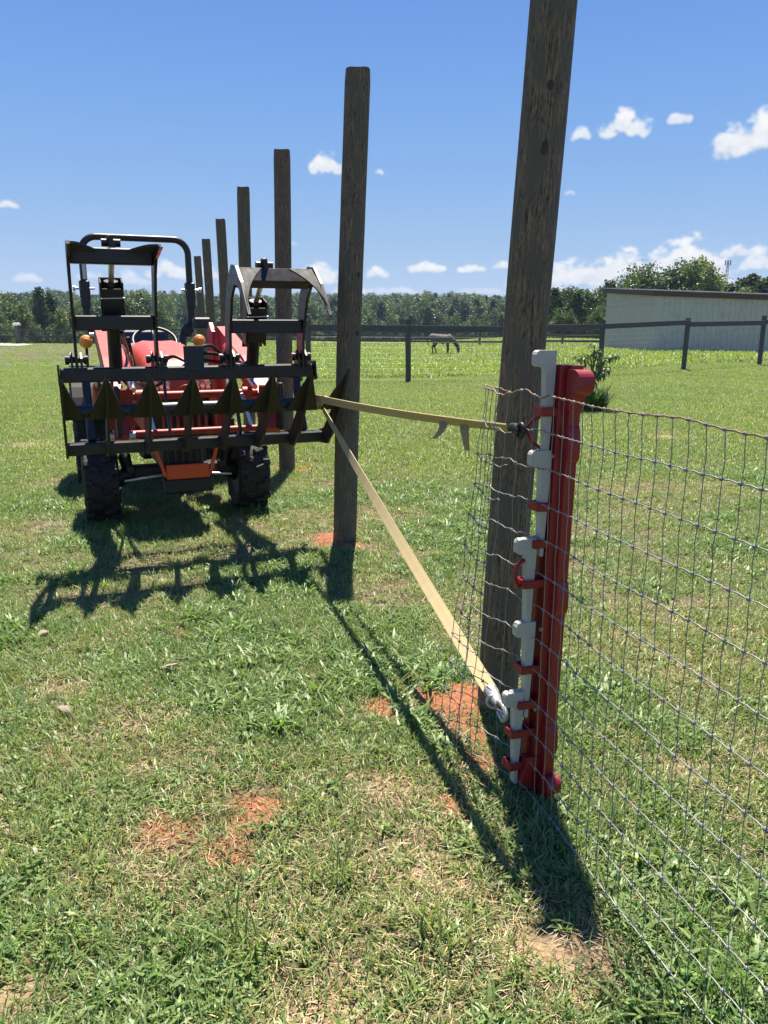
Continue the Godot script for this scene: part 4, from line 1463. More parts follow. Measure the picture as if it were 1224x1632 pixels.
func jaw(t: Node, x0: float, x1: float, poly: Array, beam: Vector3, beam_turn: float, beam_h: float, tip: Vector3, root: Vector3, mid_y: float, cyl_x: float):
	var j := sub("jaw", t, Vector3(0, 0.012, 0.29))
	var mb: MB
	for x in [x0, x1]:
		mb = MB.new()
		plate(mb, poly, x, 0.016)
		obj("jaw_arm", mb, M.enamel, j)
		# curved stiffener plate between the hook and the beam
		var inn := 0.15 if x == x0 else -0.15
		mb = MB.new()
		var b := Vector3(x, root.y, root.x)
		var dz := tip.x - root.x
		var dy := tip.y - root.y
		var nn := Vector3(0, dz, -dy).normalized() * 0.005
		var prev := []
		for k in 9:
			var u := k / 8.0
			# width falls off in a concave curve towards the tip; the plate is slightly dished
			var w := inn * pow(1.0 - u, 1.7)
			var c := Vector3(x, root.y + dy * u, root.x + dz * u)
			var bow := nn.normalized() * 0.02 * sin(u * PI)
			var q := [c + bow, c + bow + Vector3(w, 0, 0)]
			if k > 0:
				for s in [1.0, -1.0]:
					mb.fquad(prev[0] + nn * s, prev[1] + nn * s, q[1] + nn * s, q[0] + nn * s, nn * s)
				mb.fquad(prev[1] + nn, prev[1] - nn, q[1] - nn, q[1] + nn, Vector3(inn, 0, 0))
			prev = q
		mb.fquad(b + nn, b - nn, b - nn + Vector3(inn, 0, 0), b + nn + Vector3(inn, 0, 0), Vector3(0, -dy, -dz))
		obj("hook_blade", mb, M.greysteel, j)
		# pivot ears and bolt on the top beam
		mb = MB.new()
		for e in [-0.026, 0.026]:
			plate(mb, [[0.61, 1.1], [0.71, 1.1], [0.705, 1.18], [0.66, 1.215], [0.615, 1.18]], x + e, 0.012)
		obj("pivot_ear", mb, M.enamel, j)
		mb = MB.new()
		mb.tube([Vector3(x - 0.055, 1.172, 0.66), Vector3(x + 0.055, 1.172, 0.66)], 0.018, 10)
		mb.tube([Vector3(x - 0.062, 1.172, 0.66), Vector3(x - 0.04, 1.172, 0.66)], 0.027, 6)
		mb.tube([Vector3(x + 0.062, 1.172, 0.66), Vector3(x + 0.04, 1.172, 0.66)], 0.027, 6)
		obj("pivot_bolt", mb, M.black, j)
	var cx := (x0 + x1) * 0.5
	var w2 := x1 - x0 - 0.018
	mb = MB.new()
	mb.box(Vector3(cx, beam.y, beam.z), Vector3(w2, beam_h, 0.075), 0.006, Basis(Vector3(1, 0, 0), beam_turn))
	obj("upper_beam", mb, M.enamel, j)
	mb = MB.new()
	mb.box(Vector3(cx, mid_y, 0.7), Vector3(w2, 0.082, 0.07), 0.006)
	obj("lower_beam", mb, M.enamel, j)
	# hydraulic cylinder inside its guard, leaning with the arms
	var ct := beam.y - 0.12
	var lean := Basis(Vector3(1, 0, 0), 0.3)
	mb = MB.new()
	mb.tube([Vector3(cyl_x, 1.08, 0.46), Vector3(cyl_x, ct, 0.63)], 0.04, 16)
	obj("jaw_cylinder", mb, M.black, j)
	mb = MB.new()
	mb.tube([Vector3(cyl_x, ct - 0.02, 0.625), Vector3(cyl_x + 0.005, beam.y + 0.02, beam.z - 0.05)], 0.016, 12)
	obj("jaw_rod", mb, M.steel, j)
	mb = MB.new()
	for e in [-0.06, 0.06]:
		mb.box(Vector3(cyl_x + e, ct - 0.13, 0.59), Vector3(0.01, 0.28, 0.1), 0.002, lean)
	mb.box(Vector3(cyl_x, ct - 0.13, 0.535), Vector3(0.13, 0.32, 0.01), 0.002, lean)
	mb.box(Vector3(cyl_x, ct - 0.15, 0.645), Vector3(0.11, 0.22, 0.01), 0.002, lean)
	obj("cylinder_guard", mb, M.black, j)
	mb = MB.new()
	mb.bar(Vector3(cyl_x - 0.066, ct - 0.1, 0.672), Vector3(cyl_x + 0.07, ct - 0.095, 0.672), 0.008, 0.008)
	obj("guard_strap", mb, M.steel, j)
	mb = MB.new()
	mb.box(Vector3(cyl_x + 0.01, beam.y + 0.05, beam.z - 0.02), Vector3(0.03, 0.13, 0.06), 0.006, Basis(Vector3(0, 0, 1), 0.2))
	mb.tube([Vector3(cyl_x - 0.045, beam.y + 0.075, beam.z - 0.04), Vector3(cyl_x + 0.055, beam.y + 0.075, beam.z - 0.04)], 0.022, 10)
	obj("clevis", mb, M.enamel, j)

# ---------------------------------------------------------------- fence stretcher
const S_AT := Vector3(0.465, 0.0, -2.06)
const S_U := Vector3(0.34, 0.0, 0.94)      # along the fence, towards the viewer
const S_N := Vector3(-0.94, 0.0, 0.34)     # square to the fence
var upright_basis := Basis(Vector3(1, 0, 0), Vector3(0, 0, 1), Vector3(0, 1, 0))

func make_stretcher():
	var t := thing("fence_stretcher", "red steel fence stretcher bar with five pale wedges clamping the wire", "fence stretcher", S_AT, -1.2239)
	t.rotation.x = -0.018
	var mb := MB.new()
	mb.prism(PackedVector2Array([Vector2(-0.042, -0.026), Vector2(0.034, -0.026), Vector2(0.036, -0.024), Vector2(0.036, 0.007), Vector2(0.034, 0.009), Vector2(0.012, 0.009), Vector2(0.009, 0.024), Vector2(0.007, 0.026), Vector2(-0.04, 0.026), Vector2(-0.042, 0.024)]), Transform3D(upright_basis, Vector3(0, 0.65, 0)), 1.255)
	obj("main_bar", mb, M.red, t)
	mb = MB.new()
	mb.box(Vector3(-0.03, 0.63, 0.037), Vector3(0.03, 1.15, 0.006), 0.002)
	obj("clamp_bar", mb, M.red, t)
	# rolled handles at both ends
	for e in [[1.235, 1.0], [0.06, -1.0]]:
		var poly := PackedVector2Array()
		poly.append(Vector2(0.02, e[0] + (0.033 if e[1] > 0 else 0.028)))
		for k in 13:
			var a := PI * 0.5 - PI * k / 12.0
			poly.append(Vector2(0.05 + cos(a) * (0.033 if e[1] > 0 else 0.024), e[0] + sin(a) * (0.033 if e[1] > 0 else 0.028)))
		poly.append(Vector2(0.037, e[0] - 0.07 if e[1] > 0 else e[0] - 0.028))
		poly.append(Vector2(0.02, e[0] - 0.09 if e[1] > 0 else e[0] - 0.028))
		mb = MB.new()
		mb.prism(poly, Transform3D(Basis(), Vector3(0, 0, -0.008)), 0.046)
		obj("rolled_handle", mb, M.red, t)
	for h in [1.07, 0.64, 0.2]:
		var poly := PackedVector2Array()
		for k in 11:
			var a := PI * 0.5 - PI * k / 10.0
			poly.append(Vector2(0.034 + cos(a) * 0.015, h + sin(a) * 0.05 + 0.022 * (1.0 - absf(sin(a)))* -1.0))
		mb = MB.new()
		mb.prism(poly, Transform3D(Basis(), Vector3(0, 0, -0.006)), 0.036)
		obj("bulged_lug", mb, M.red, t)
	mb = MB.new()
	mb.prism(PackedVector2Array([Vector2(-0.026, 0.14), Vector2(0.026, 0.14), Vector2(0.038, 0.06), Vector2(-0.016, 0.02), Vector2(-0.03, 0.06)]), Transform3D(Basis(Vector3(0, 0, 1), Vector3(0, 1, 0), Vector3(1, 0, 0)), Vector3(0.0, 0.0, 0.03)), 0.03)
	obj("foot", mb, M.red, t)
	# wedges: local z is towards the left of the picture plane
	var W := [[1.315, 0.047, 0.0], [1.05, 0.045, 0.004], [0.805, 0.07, 0.0], [0.56, 0.06, 0.004], [0.345, 0.08, 0.0]]
	for w in W:
		mb = MB.new()
		var y: float = w[0]
		var poly := PackedVector2Array([Vector2(-0.015, y), Vector2(0.036, y), Vector2(0.043, y - 0.004), Vector2(0.046, y - 0.011), Vector2(0.046, y - 0.035), Vector2(0.043, y - 0.04), Vector2(0.037, y - 0.043), Vector2(0.02, y - 0.043), Vector2(0.015, y - 0.05), Vector2(0.001, y - 0.295), Vector2(-0.004, y - 0.299), Vector2(-0.009, y - 0.295), Vector2(-0.015, y - 0.06)])
		mb.prism(poly, Transform3D(Basis(Vector3(0, 0, 1), Vector3(0, 1, 0), Vector3(1, 0, 0)), Vector3(-0.018 + w[2], 0, w[1])), 0.024)
		obj("wedge", mb, M.wedge, t)
	for b in [[1.155, 0.047], [0.895, 0.045], [0.79, 0.045], [0.675, 0.07], [0.415, 0.06], [0.305, 0.06], [0.215, 0.08], [0.11, 0.08]]:
		mb = MB.new()
		var z: float = b[1]
		mb.box(Vector3(0.002, b[0], z * 0.5 + 0.014), Vector3(0.007, 0.024, z + 0.012), 0.002)
		mb.box(Vector3(-0.04, b[0], z * 0.5 + 0.014), Vector3(0.007, 0.024, z + 0.012), 0.002)
		mb.box(Vector3(-0.019, b[0], z + 0.022), Vector3(0.049, 0.024, 0.007), 0.002)
		obj("wedge_keeper", mb, M.red, t)
	# bolts down the face
	for k in 9:
		mb = MB.new()
		mb.tube([Vector3(-0.03 + 0.028 * (k % 2), 0.16 + k * 0.125, 0.024), Vector3(-0.03 + 0.028 * (k % 2), 0.16 + k * 0.125, 0.031)], 0.0065, 6)
		obj("bolt_head", mb, M.castmetal, t)
	# pulling eyes
	for h in [1.1, 0.265]:
		mb = MB.new()
		mb.tube([Vector3(-0.03, h + 0.055, 0.02), Vector3(-0.07, h + 0.025, 0.055), Vector3(-0.085, h, 0.065), Vector3(-0.07, h - 0.035, 0.055), Vector3(-0.03, h - 0.065, 0.02)], 0.0055, 8)
		obj("pulling_eye", mb, M.red, t)
	mb = MB.new()
	var hk := []
	for k in 13:
		var a := lerpf(PI * 0.35, PI * 1.35, k / 12.0)
		hk.append(Vector3(-0.02, 0.7 + sin(a) * 0.04, 0.085 - cos(a) * 0.025))
	mb.tube(hk, 0.006, 8)
	obj("hook", mb, M.red, t)

# ---------------------------------------------------------------- woven wire
const ROWS := 13
var wire_n: FastNoiseLite

func row_h(r: int) -> float:
	return 0.03 + r * 0.0975

# point on the wire sheet: column number k along the fence (spacing 0.05), height row r (float)
func wire_right(s: float, r: float) -> Vector3:
	var p := S_AT + S_N * 0.045
	var bend := clampf(s / 1.6, 0.0, 1.0)
	var d := S_U.lerp(Vector3(0.26, 0, 0.966), minf(1.0, s / 0.25)).normalized()
	p += d * s
	p.x += 0.03 * bend * bend + 0.005 * wire_n.get_noise_2d(s * 3.0, r * 2.0) * minf(1.0, s * 4.0)
	p.y = 0.03 + r * 0.0975 + 0.008 * minf(1.0, s) + 0.004 * wire_n.get_noise_2d(s * 5.0 + 50.0, r * 3.0)
	if r > 11.9:
		p.y -= 0.008 * absf(sin(s * 5.3))
	return p

# loose end: u 0 at the stretcher, 1 at the fold, up to 1.8 on the way back
func wire_left(u: float, r: float) -> Vector3:
	var t := r / 12.0
	var L := lerpf(0.4, 0.3, t)
	var K := lerpf(0.13, 0.02, pow(t, 0.8))
	var p := S_AT + S_N * 0.045
	var e := minf(u, 2.0 - u)
	if u <= 1.0:
		p += -S_U * L * e + S_N * K * e * e
	else:
		p += -S_U * L * e + S_N * (K * e * e + 0.05 * sin((u - 1.0) * PI * 0.75)) + Vector3(-0.01, 0, 0.05) * minf(1.0, (u - 1.0) * 5.0)
	# round the fold
	var f := maxf(0.0, 1.0 - absf(u - 1.0) / 0.12)
	p += -S_U * 0.012 * (1.0 - f * f)* -1.0
	p.y = 0.03 + r * 0.0975 + 0.012 * wire_n.get_noise_2d(u * 6.0 + 9.0, r * 3.0) - 0.02 * e * (1.0 - t)
	p.x += 0.006 * wire_n.get_noise_2d(u * 5.0 + 90.0, r * 2.0 + 7.0)
	return p

func make_woven_fence():
	wire_n = noise(61, 0.35, 2)
	var t := thing("woven_wire_fence", "galvanised small mesh woven wire fence pulled through the red stretcher", "wire fence", S_AT)
	var o := S_AT
	var ncol := 96
	var knots := MB.new()
	var lastu := 1.62
	for r in ROWS:
		var pts := []
		# loose end first
		var end := 1.75 - 0.3 * absf(wire_n.get_noise_2d(r * 11.0, 3.0)) - (0.22 if r < 9 else 0.0)
		var n := 34
		for i in n + 1:
			pts.append(wire_left(end * (1.0 - float(i) / n), r) - o + Vector3(0, 0.0022 * sin(i * 1.9), 0))
		for k in ncol * 4:
			var s := (k + 1) * 0.0125
			pts.append(wire_right(s, r) - o + Vector3(0, 0.0013 * sin(k * PI * 0.5), 0))
		var mb := MB.new()
		mb.tube(pts, 0.0015 if r > 0 and r < ROWS - 1 else 0.002, 5)
		obj("line_wire", mb, M.rustwire if r == ROWS - 1 else M.wire, t)
	var cols := []
	for k in range(1, ncol):
		cols.append([1, k * 0.05])
	for u in [0.2, 0.42, 0.63, 0.83, 0.98, 1.13, 1.27, 1.42]:
		cols.append([0, u])
	for c in cols:
		var pts := []
		for i in 12 * 3 + 1:
			var r := i / 3.0
			pts.append((wire_right(c[1], r) if c[0] == 1 else wire_left(c[1], r)) - o + Vector3(0.0006 * sin(i * 2.1), 0, 0.0035))
		var mb := MB.new()
		mb.tube(pts, 0.00115, 4)
		obj("stay_wire", mb, M.wire, t)
		for r in ROWS:
			var p: Vector3 = pts[r * 3] - Vector3(0, 0, 0.002)
			knots.box(p, Vector3(0.009, 0.0075, 0.0085), 0.0025)
	stuff(obj("wire_knots", knots, M.wire, t))

# ---------------------------------------------------------------- straps
func ribbon(mb: MB, pts: Array, w: float, th: float, tw0: float, tw1: float):
	var m := pts.size()
	var L := 0.0
	var prev := []
	for i in m:
		var p: Vector3 = pts[i]
		var d: Vector3 = (pts[min(i + 1, m - 1)] - pts[max(i - 1, 0)]).normalized()
		var side := d.cross(Vector3.UP).normalized()
		var up := side.cross(d).normalized()
		var a := lerpf(tw0, tw1, float(i) / (m - 1))
		var x := side * cos(a) + up * sin(a)
		var y := -side * sin(a) + up * cos(a)
		var q := [p - x * w * 0.5 + y * th * 0.5, p + x * w * 0.5 + y * th * 0.5, p + x * w * 0.5 - y * th * 0.5, p - x * w * 0.5 - y * th * 0.5]
		if i > 0:
			var l0 := L
			L += p.distance_to(pts[i - 1])
			var v0 := l0 / 0.1
			var v1 := L / 0.1
			for k in 4:
				var k2 := (k + 1) % 4
				var nn: Vector3 = [y, x, -y, -x][k]
				var ua := 0.0 if k % 2 == 0 else 0.4
				var ub := 1.0 if k % 2 == 0 else 0.5
				mb.tri(prev[k], prev[k2], q[k2], nn, nn, nn, Vector2(ua, v0), Vector2(ub, v0), Vector2(ub, v1))
				mb.tri(prev[k], q[k2], q[k], nn, nn, nn, Vector2(ua, v0), Vector2(ub, v1), Vector2(ua, v1))
		if i == 0 or i == m - 1:
			mb.fquad(q[0], q[1], q[2], q[3], d * (-1.0 if i == 0 else 1.0))
		prev = q

func make_straps():
	var fr := Transform3D(Basis(Vector3.UP, T_TURN), T_AT)
	var tube_at := fr * Vector3(0.645, 0.93, 1.4)
	var axis := fr.basis * Vector3(1, 0, 0)
	# upper strap: grapple tube to the upper eye
	var a := fr * Vector3(0.645, 0.962, 1.412)
	var b := S_AT + S_N * 0.075 + S_U * -0.11 + Vector3(0, 1.1, 0)
	var t := thing("tow_strap", "tan webbing strap pulled tight from the grapple to the upper eye of the stretcher", "strap", a)
	var mb := MB.new()
	var pts := []
	for i in 25:
		var u := i / 24.0
		pts.append(a.lerp(b, u) - a + Vector3(0, -0.012 * 4.0 * u * (1.0 - u), 0))
	ribbon(mb, pts, 0.045, 0.004, -1.8, -2.55)
	obj("webbing", mb, M.strap, t)
	mb = MB.new()
	strap_wrap(mb, tube_at - axis * 0.0 - a, axis, 0.0395, 0.05)
	obj("loop", mb, M.strap, t)
	for q in [[0.8, 0.06, 0.02], [0.87, 0.085, -0.008]]:
		var p: Vector3 = (b - a) * float(q[0])
		p.y -= 0.012 * 4.0 * q[0] * (1.0 - q[0]) + 0.006
		mb = MB.new()
		var fl := []
		for i in 6:
			var u := i / 5.0
			fl.append(p + Vector3(-q[2] * u * u * 1.6, -q[1] * u, 0.012 * sin(u * 4.0)))
		var m2 := MB.new()
		# a short hanging tail of webbing
		for i in 5:
			var s := Vector3(0.014 - 0.003 * i * 0.5, 0, 0.006)
			var n0 := Vector3(-0.2, 0.05, 1).normalized()
			var k0: Vector3 = fl[i]
			var k1: Vector3 = fl[i + 1]
			m2.fquad(k0 - s, k0 + s, k1 + s, k1 - s, n0)
			m2.fquad(k0 - s - n0 * 0.003, k0 + s - n0 * 0.003, k1 + s - n0 * 0.003, k1 - s - n0 * 0.003, -n0)
		obj("hanging_tail", m2, M.strapgrey, t)
	mb = MB.new()
	var e := b - a
	mb.tube([e, e + S_U * 0.02 + Vector3(0, 0.004, 0), e + S_U * 0.045], [0.016, 0.014, 0.009], 10)
	mb.tube(curve([e + S_U * 0.02, e + S_U * 0.05 + Vector3(0, 0.018, 0), e + S_U * 0.065, e + S_U * 0.05 + Vector3(0, -0.02, 0), e + S_U * 0.03 + Vector3(0, -0.014, 0)], 4), 0.0065, 8)
	obj("hook", mb, M.black, t)
	# lower strap: grapple tube down to the lower eye
	a = fr * Vector3(0.695, 0.897, 1.418)
	b = S_AT + S_N * 0.085 + S_U * -0.15 + Vector3(0, 0.275, 0)
	t = thing("tow_strap", "yellow webbing strap slanting down from the grapple to the lower eye of the stretcher", "strap", a)
	mb = MB.new()
	pts = []
	for i in 29:
		var u := i / 28.0
		pts.append(a.lerp(b, u) - a + Vector3(0, -0.012 * 4.0 * u * (1.0 - u), 0))
	ribbon(mb, pts, 0.045, 0.0045, -1.72, -0.35)
	obj("webbing", mb, M.strap, t)
	mb = MB.new()
	strap_wrap(mb, tube_at + axis * 0.055 - a, axis, 0.0395, 0.05)
	obj("loop", mb, M.strap, t)
	mb = MB.new()
	e = b - a
	var dn := (b - (fr * Vector3(0.695, 0.897, 1.418))).normalized()
	mb.tube([e - dn * 0.02, e + dn * 0.02, e + dn * 0.05], [0.022, 0.02, 0.011], 10)
	mb.tube(curve([e + dn * 0.03, e + dn * 0.075 + Vector3(0.0, 0.018, 0), e + dn * 0.105 + Vector3(0, 0.002, 0), e + dn * 0.085 + Vector3(0, -0.026, 0), e + dn * 0.05 + Vector3(0, -0.024, 0)], 4), 0.008, 8)
	obj("hook", mb, M.castmetal, t)
	mb = MB.new()
	var rg := []
	for k in 17:
		var an := TAU * k / 16.0
		rg.append(e + dn * 0.005 + Vector3(cos(an) * 0.02, sin(an) * 0.02 - 0.012, 0.02))
	mb.tube(rg, 0.006, 6, false)
	obj("ring", mb, M.castmetal, t)

func strap_wrap(mb: MB, c: Vector3, axis: Vector3, r: float, w: float):
	mb.lathe([Vector2(r - 0.003, -w * 0.5), Vector2(r, -w * 0.5), Vector2(r, w * 0.5), Vector2(r - 0.003, w * 0.5)], c, axis, 24)

# ---------------------------------------------------------------- donkey
func make_donkey():
	var at := Vector3(2.72, 0, -36.9)
	at.y = gh(at.x, at.z)
	var t := thing("donkey", "grey brown donkey grazing with its head down in the pasture", "donkey", at)
	# bones: from, to, radius, radius; x is forward (to the right), y up, z across
	var B := [[Vector3(-0.42, 0.8, 0), Vector3(0.0, 0.74, 0), 0.185, 0.2], [Vector3(0.0, 0.74, 0), Vector3(0.33, 0.76, 0), 0.2, 0.17], [Vector3(-0.47, 0.83, 0.03), Vector3(-0.38, 0.66, 0.07), 0.13, 0.12], [Vector3(-0.47, 0.83, -0.03), Vector3(-0.38, 0.66, -0.07), 0.13, 0.12],
		[Vector3(0.34, 0.84, 0), Vector3(0.52, 0.66, 0), 0.12, 0.095], [Vector3(0.52, 0.66, 0), Vector3(0.7, 0.44, 0), 0.095, 0.08],
		[Vector3(0.7, 0.45, 0), Vector3(0.76, 0.32, 0), 0.088, 0.075], [Vector3(0.76, 0.32, 0), Vector3(0.78, 0.12, 0), 0.07, 0.045], [Vector3(0.78, 0.12, 0), Vector3(0.785, 0.06, 0), 0.045, 0.04],
		[Vector3(0.69, 0.49, 0.05), Vector3(0.64, 0.62, 0.09), 0.022, 0.03], [Vector3(0.64, 0.62, 0.09), Vector3(0.61, 0.71, 0.1), 0.03, 0.01], [Vector3(0.69, 0.49, -0.05), Vector3(0.66, 0.62, -0.09), 0.022, 0.03], [Vector3(0.66, 0.62, -0.09), Vector3(0.64, 0.71, -0.1), 0.03, 0.01],
		# hind legs: stifle forward, hock back, shank upright
		[Vector3(-0.42, 0.7, 0.09), Vector3(-0.33, 0.55, 0.1), 0.1, 0.075], [Vector3(-0.33, 0.55, 0.1), Vector3(-0.46, 0.37, 0.1), 0.065, 0.042], [Vector3(-0.46, 0.37, 0.1), Vector3(-0.43, 0.12, 0.1), 0.038, 0.03], [Vector3(-0.43, 0.12, 0.1), Vector3(-0.41, 0.03, 0.1), 0.033, 0.042],
		[Vector3(-0.4, 0.7, -0.09), Vector3(-0.27, 0.55, -0.1), 0.1, 0.075], [Vector3(-0.27, 0.55, -0.1), Vector3(-0.34, 0.37, -0.1), 0.065, 0.042], [Vector3(-0.34, 0.37, -0.1), Vector3(-0.27, 0.12, -0.1), 0.038, 0.03], [Vector3(-0.27, 0.12, -0.1), Vector3(-0.24, 0.03, -0.1), 0.033, 0.042],
		# forelegs
		[Vector3(0.3, 0.68, 0.09), Vector3(0.24, 0.52, 0.1), 0.085, 0.055], [Vector3(0.24, 0.52, 0.1), Vector3(0.25, 0.32, 0.1), 0.05, 0.038], [Vector3(0.25, 0.32, 0.1), Vector3(0.24, 0.1, 0.1), 0.036, 0.028], [Vector3(0.24, 0.1, 0.1), Vector3(0.26, 0.03, 0.1), 0.032, 0.04],
		[Vector3(0.32, 0.68, -0.09), Vector3(0.28, 0.52, -0.1), 0.085, 0.055], [Vector3(0.28, 0.52, -0.1), Vector3(0.31, 0.32, -0.1), 0.05, 0.038], [Vector3(0.31, 0.32, -0.1), Vector3(0.3, 0.1, -0.1), 0.036, 0.028], [Vector3(0.3, 0.1, -0.1), Vector3(0.32, 0.03, -0.1), 0.032, 0.04]]
	var lo := Vector3(-0.68, -0.03, -0.27)
	var cs := 0.026
	var nx := 60
	var ny := 43
	var nz := 21
	var F := PackedFloat32Array()
	F.resize(nx * ny * nz)
	F.fill(1.0)
	for b in B:
		var p0: Vector3 = b[0]
		var p1: Vector3 = b[1]
		var rm: float = maxf(b[2], b[3]) + 0.09
		var l2 := p0.min(p1) - Vector3.ONE * rm
		var h2 := p0.max(p1) + Vector3.ONE * rm
		var i0 := ((l2 - lo) / cs).floor()
		var i1 := ((h2 - lo) / cs).ceil()
		var d := p1 - p0
		for k in range(maxi(0, int(i0.z)), mini(nz - 1, int(i1.z)) + 1):
			for j in range(maxi(0, int(i0.y)), mini(ny - 1, int(i1.y)) + 1):
				for i in range(maxi(0, int(i0.x)), mini(nx - 1, int(i1.x)) + 1):
					var p := lo + Vector3(i, j, k) * cs
					var u := clampf((p - p0).dot(d) / d.length_squared(), 0, 1)
					var q := p.distance_to(p0 + d * u) - lerpf(b[2], b[3], u)
					var id := (k * ny + j) * nx + i
					var f := F[id]
					var h := maxf(0.05 - absf(f - q), 0.0) / 0.05
					F[id] = minf(f, q) - h * h * 0.05 * 0.25
	# surface nets
	var vid := {}
	var V := []
	for k in nz - 1:
		for j in ny - 1:
			for i in nx - 1:
				var s := Vector3.ZERO
				var cnt := 0
				var vals := []
				for c in 8:
					vals.append(F[((k + (c >> 2)) * ny + j + ((c >> 1) & 1)) * nx + i + (c & 1)])
				for e in [[0, 1], [2, 3], [4, 5], [6, 7], [0, 2], [1, 3], [4, 6], [5, 7], [0, 4], [1, 5], [2, 6], [3, 7]]:
					var fa: float = vals[e[0]]
					var fb: float = vals[e[1]]
					if (fa < 0) != (fb < 0):
						var u := fa / (fa - fb)
						var pa := Vector3(e[0] & 1, (e[0] >> 1) & 1, e[0] >> 2)
						var pb := Vector3(e[1] & 1, (e[1] >> 1) & 1, e[1] >> 2)
						s += pa.lerp(pb, u)
						cnt += 1
				if cnt > 0:
					vid[Vector3i(i, j, k)] = V.size()
					V.append(lo + (Vector3(i, j, k) + s / cnt) * cs)
	var mb := MB.new()
	mb.use_col = true
	var quad := func(a: Vector3i, b: Vector3i, c: Vector3i, d: Vector3i, out: Vector3):
		if vid.has(a) and vid.has(b) and vid.has(c) and vid.has(d):
			var m: Vector3 = (V[vid[a]] + V[vid[c]]) * 0.5
			var col := Color(0.14, 0.118, 0.106)
			if m.y < 0.45 and m.x < 0.5:
				col = Color(0.055, 0.045, 0.038)
			if m.x > 0.6 and m.y < 0.2:
				col = Color(0.26, 0.22, 0.19)
			elif m.x > 0.58:
				col = Color(0.075, 0.062, 0.055)
			if m.y < 0.05:
				col = Color(0.03, 0.028, 0.025)
			mb.col = col
			mb.fquad(V[vid[a]], V[vid[b]], V[vid[c]], V[vid[d]], out)
	for k in range(1, nz - 1):
		for j in range(1, ny - 1):
			for i in range(1, nx - 1):
				var f := F[(k * ny + j) * nx + i]
				var g := F[(k * ny + j) * nx + i + 1]
				var sg := 1.0 if f < 0 else -1.0
				if (f < 0) != (g < 0):
					quad.call(Vector3i(i, j - 1, k - 1), Vector3i(i, j, k - 1), Vector3i(i, j, k), Vector3i(i, j - 1, k), Vector3(sg, 0, 0))
				g = F[(k * ny + j + 1) * nx + i]
				if (f < 0) != (g < 0):
					quad.call(Vector3i(i - 1, j, k - 1), Vector3i(i, j, k - 1), Vector3i(i, j, k), Vector3i(i - 1, j, k), Vector3(0, sg, 0))
				g = F[((k + 1) * ny + j) * nx + i]
				if (f < 0) != (g < 0):
					quad.call(Vector3i(i - 1, j - 1, k), Vector3i(i, j - 1, k), Vector3i(i, j, k), Vector3i(i - 1, j, k), Vector3(0, 0, sg))
	obj("body", smooth(mb, 60.0), M.coat, t)
	mb = MB.new()
	mb.tube(curve([Vector3(-0.6, 0.82, 0), Vector3(-0.66, 0.7, 0), Vector3(-0.65, 0.45, 0.01)], 4), 0.022, 7)
	obj("tail", mb, smat(0.06, 0.05, 0.04, 0.95), t)
	mb = MB.new()
	for i in 14:
		var u := i / 13.0
		var p := Vector3(0.4, 0.93, 0).lerp(Vector3(0.73, 0.52, 0), u)
		mb.box(p, Vector3(0.05, 0.06, 0.03), 0.008, Basis(Vector3(0, 0, 1), -0.9))
	obj("mane", mb, smat(0.05, 0.04, 0.035, 0.95), t)

# ---------------------------------------------------------------- young peach tree
func lance_leaf(l: float, w: float, droop: float, col: Color) -> ArrayMesh:
	var mb := MB.new()
	mb.use_col = true
	mb.col = col
	var n := 7
	var P := []
	var ang := 0.5
	var p := Vector3.ZERO
	for i in n + 1:
		var u := float(i) / n
		var ww := w * sin(PI * pow(u, 0.8)) * 0.5 + 0.0008
		P.append([p + Vector3(-ww, 0.25 * ww, 0), p, p + Vector3(ww, 0.25 * ww, 0)])
		ang -= droop / n
		p += Vector3(0, sin(ang), cos(ang)) * l / n
	for i in n:
		for s in 2:
			mb.fquad(P[i][s], P[i][s + 1], P[i + 1][s + 1], P[i + 1][s], Vector3(0, 1, 0.3))
	return smooth(mb, 60)

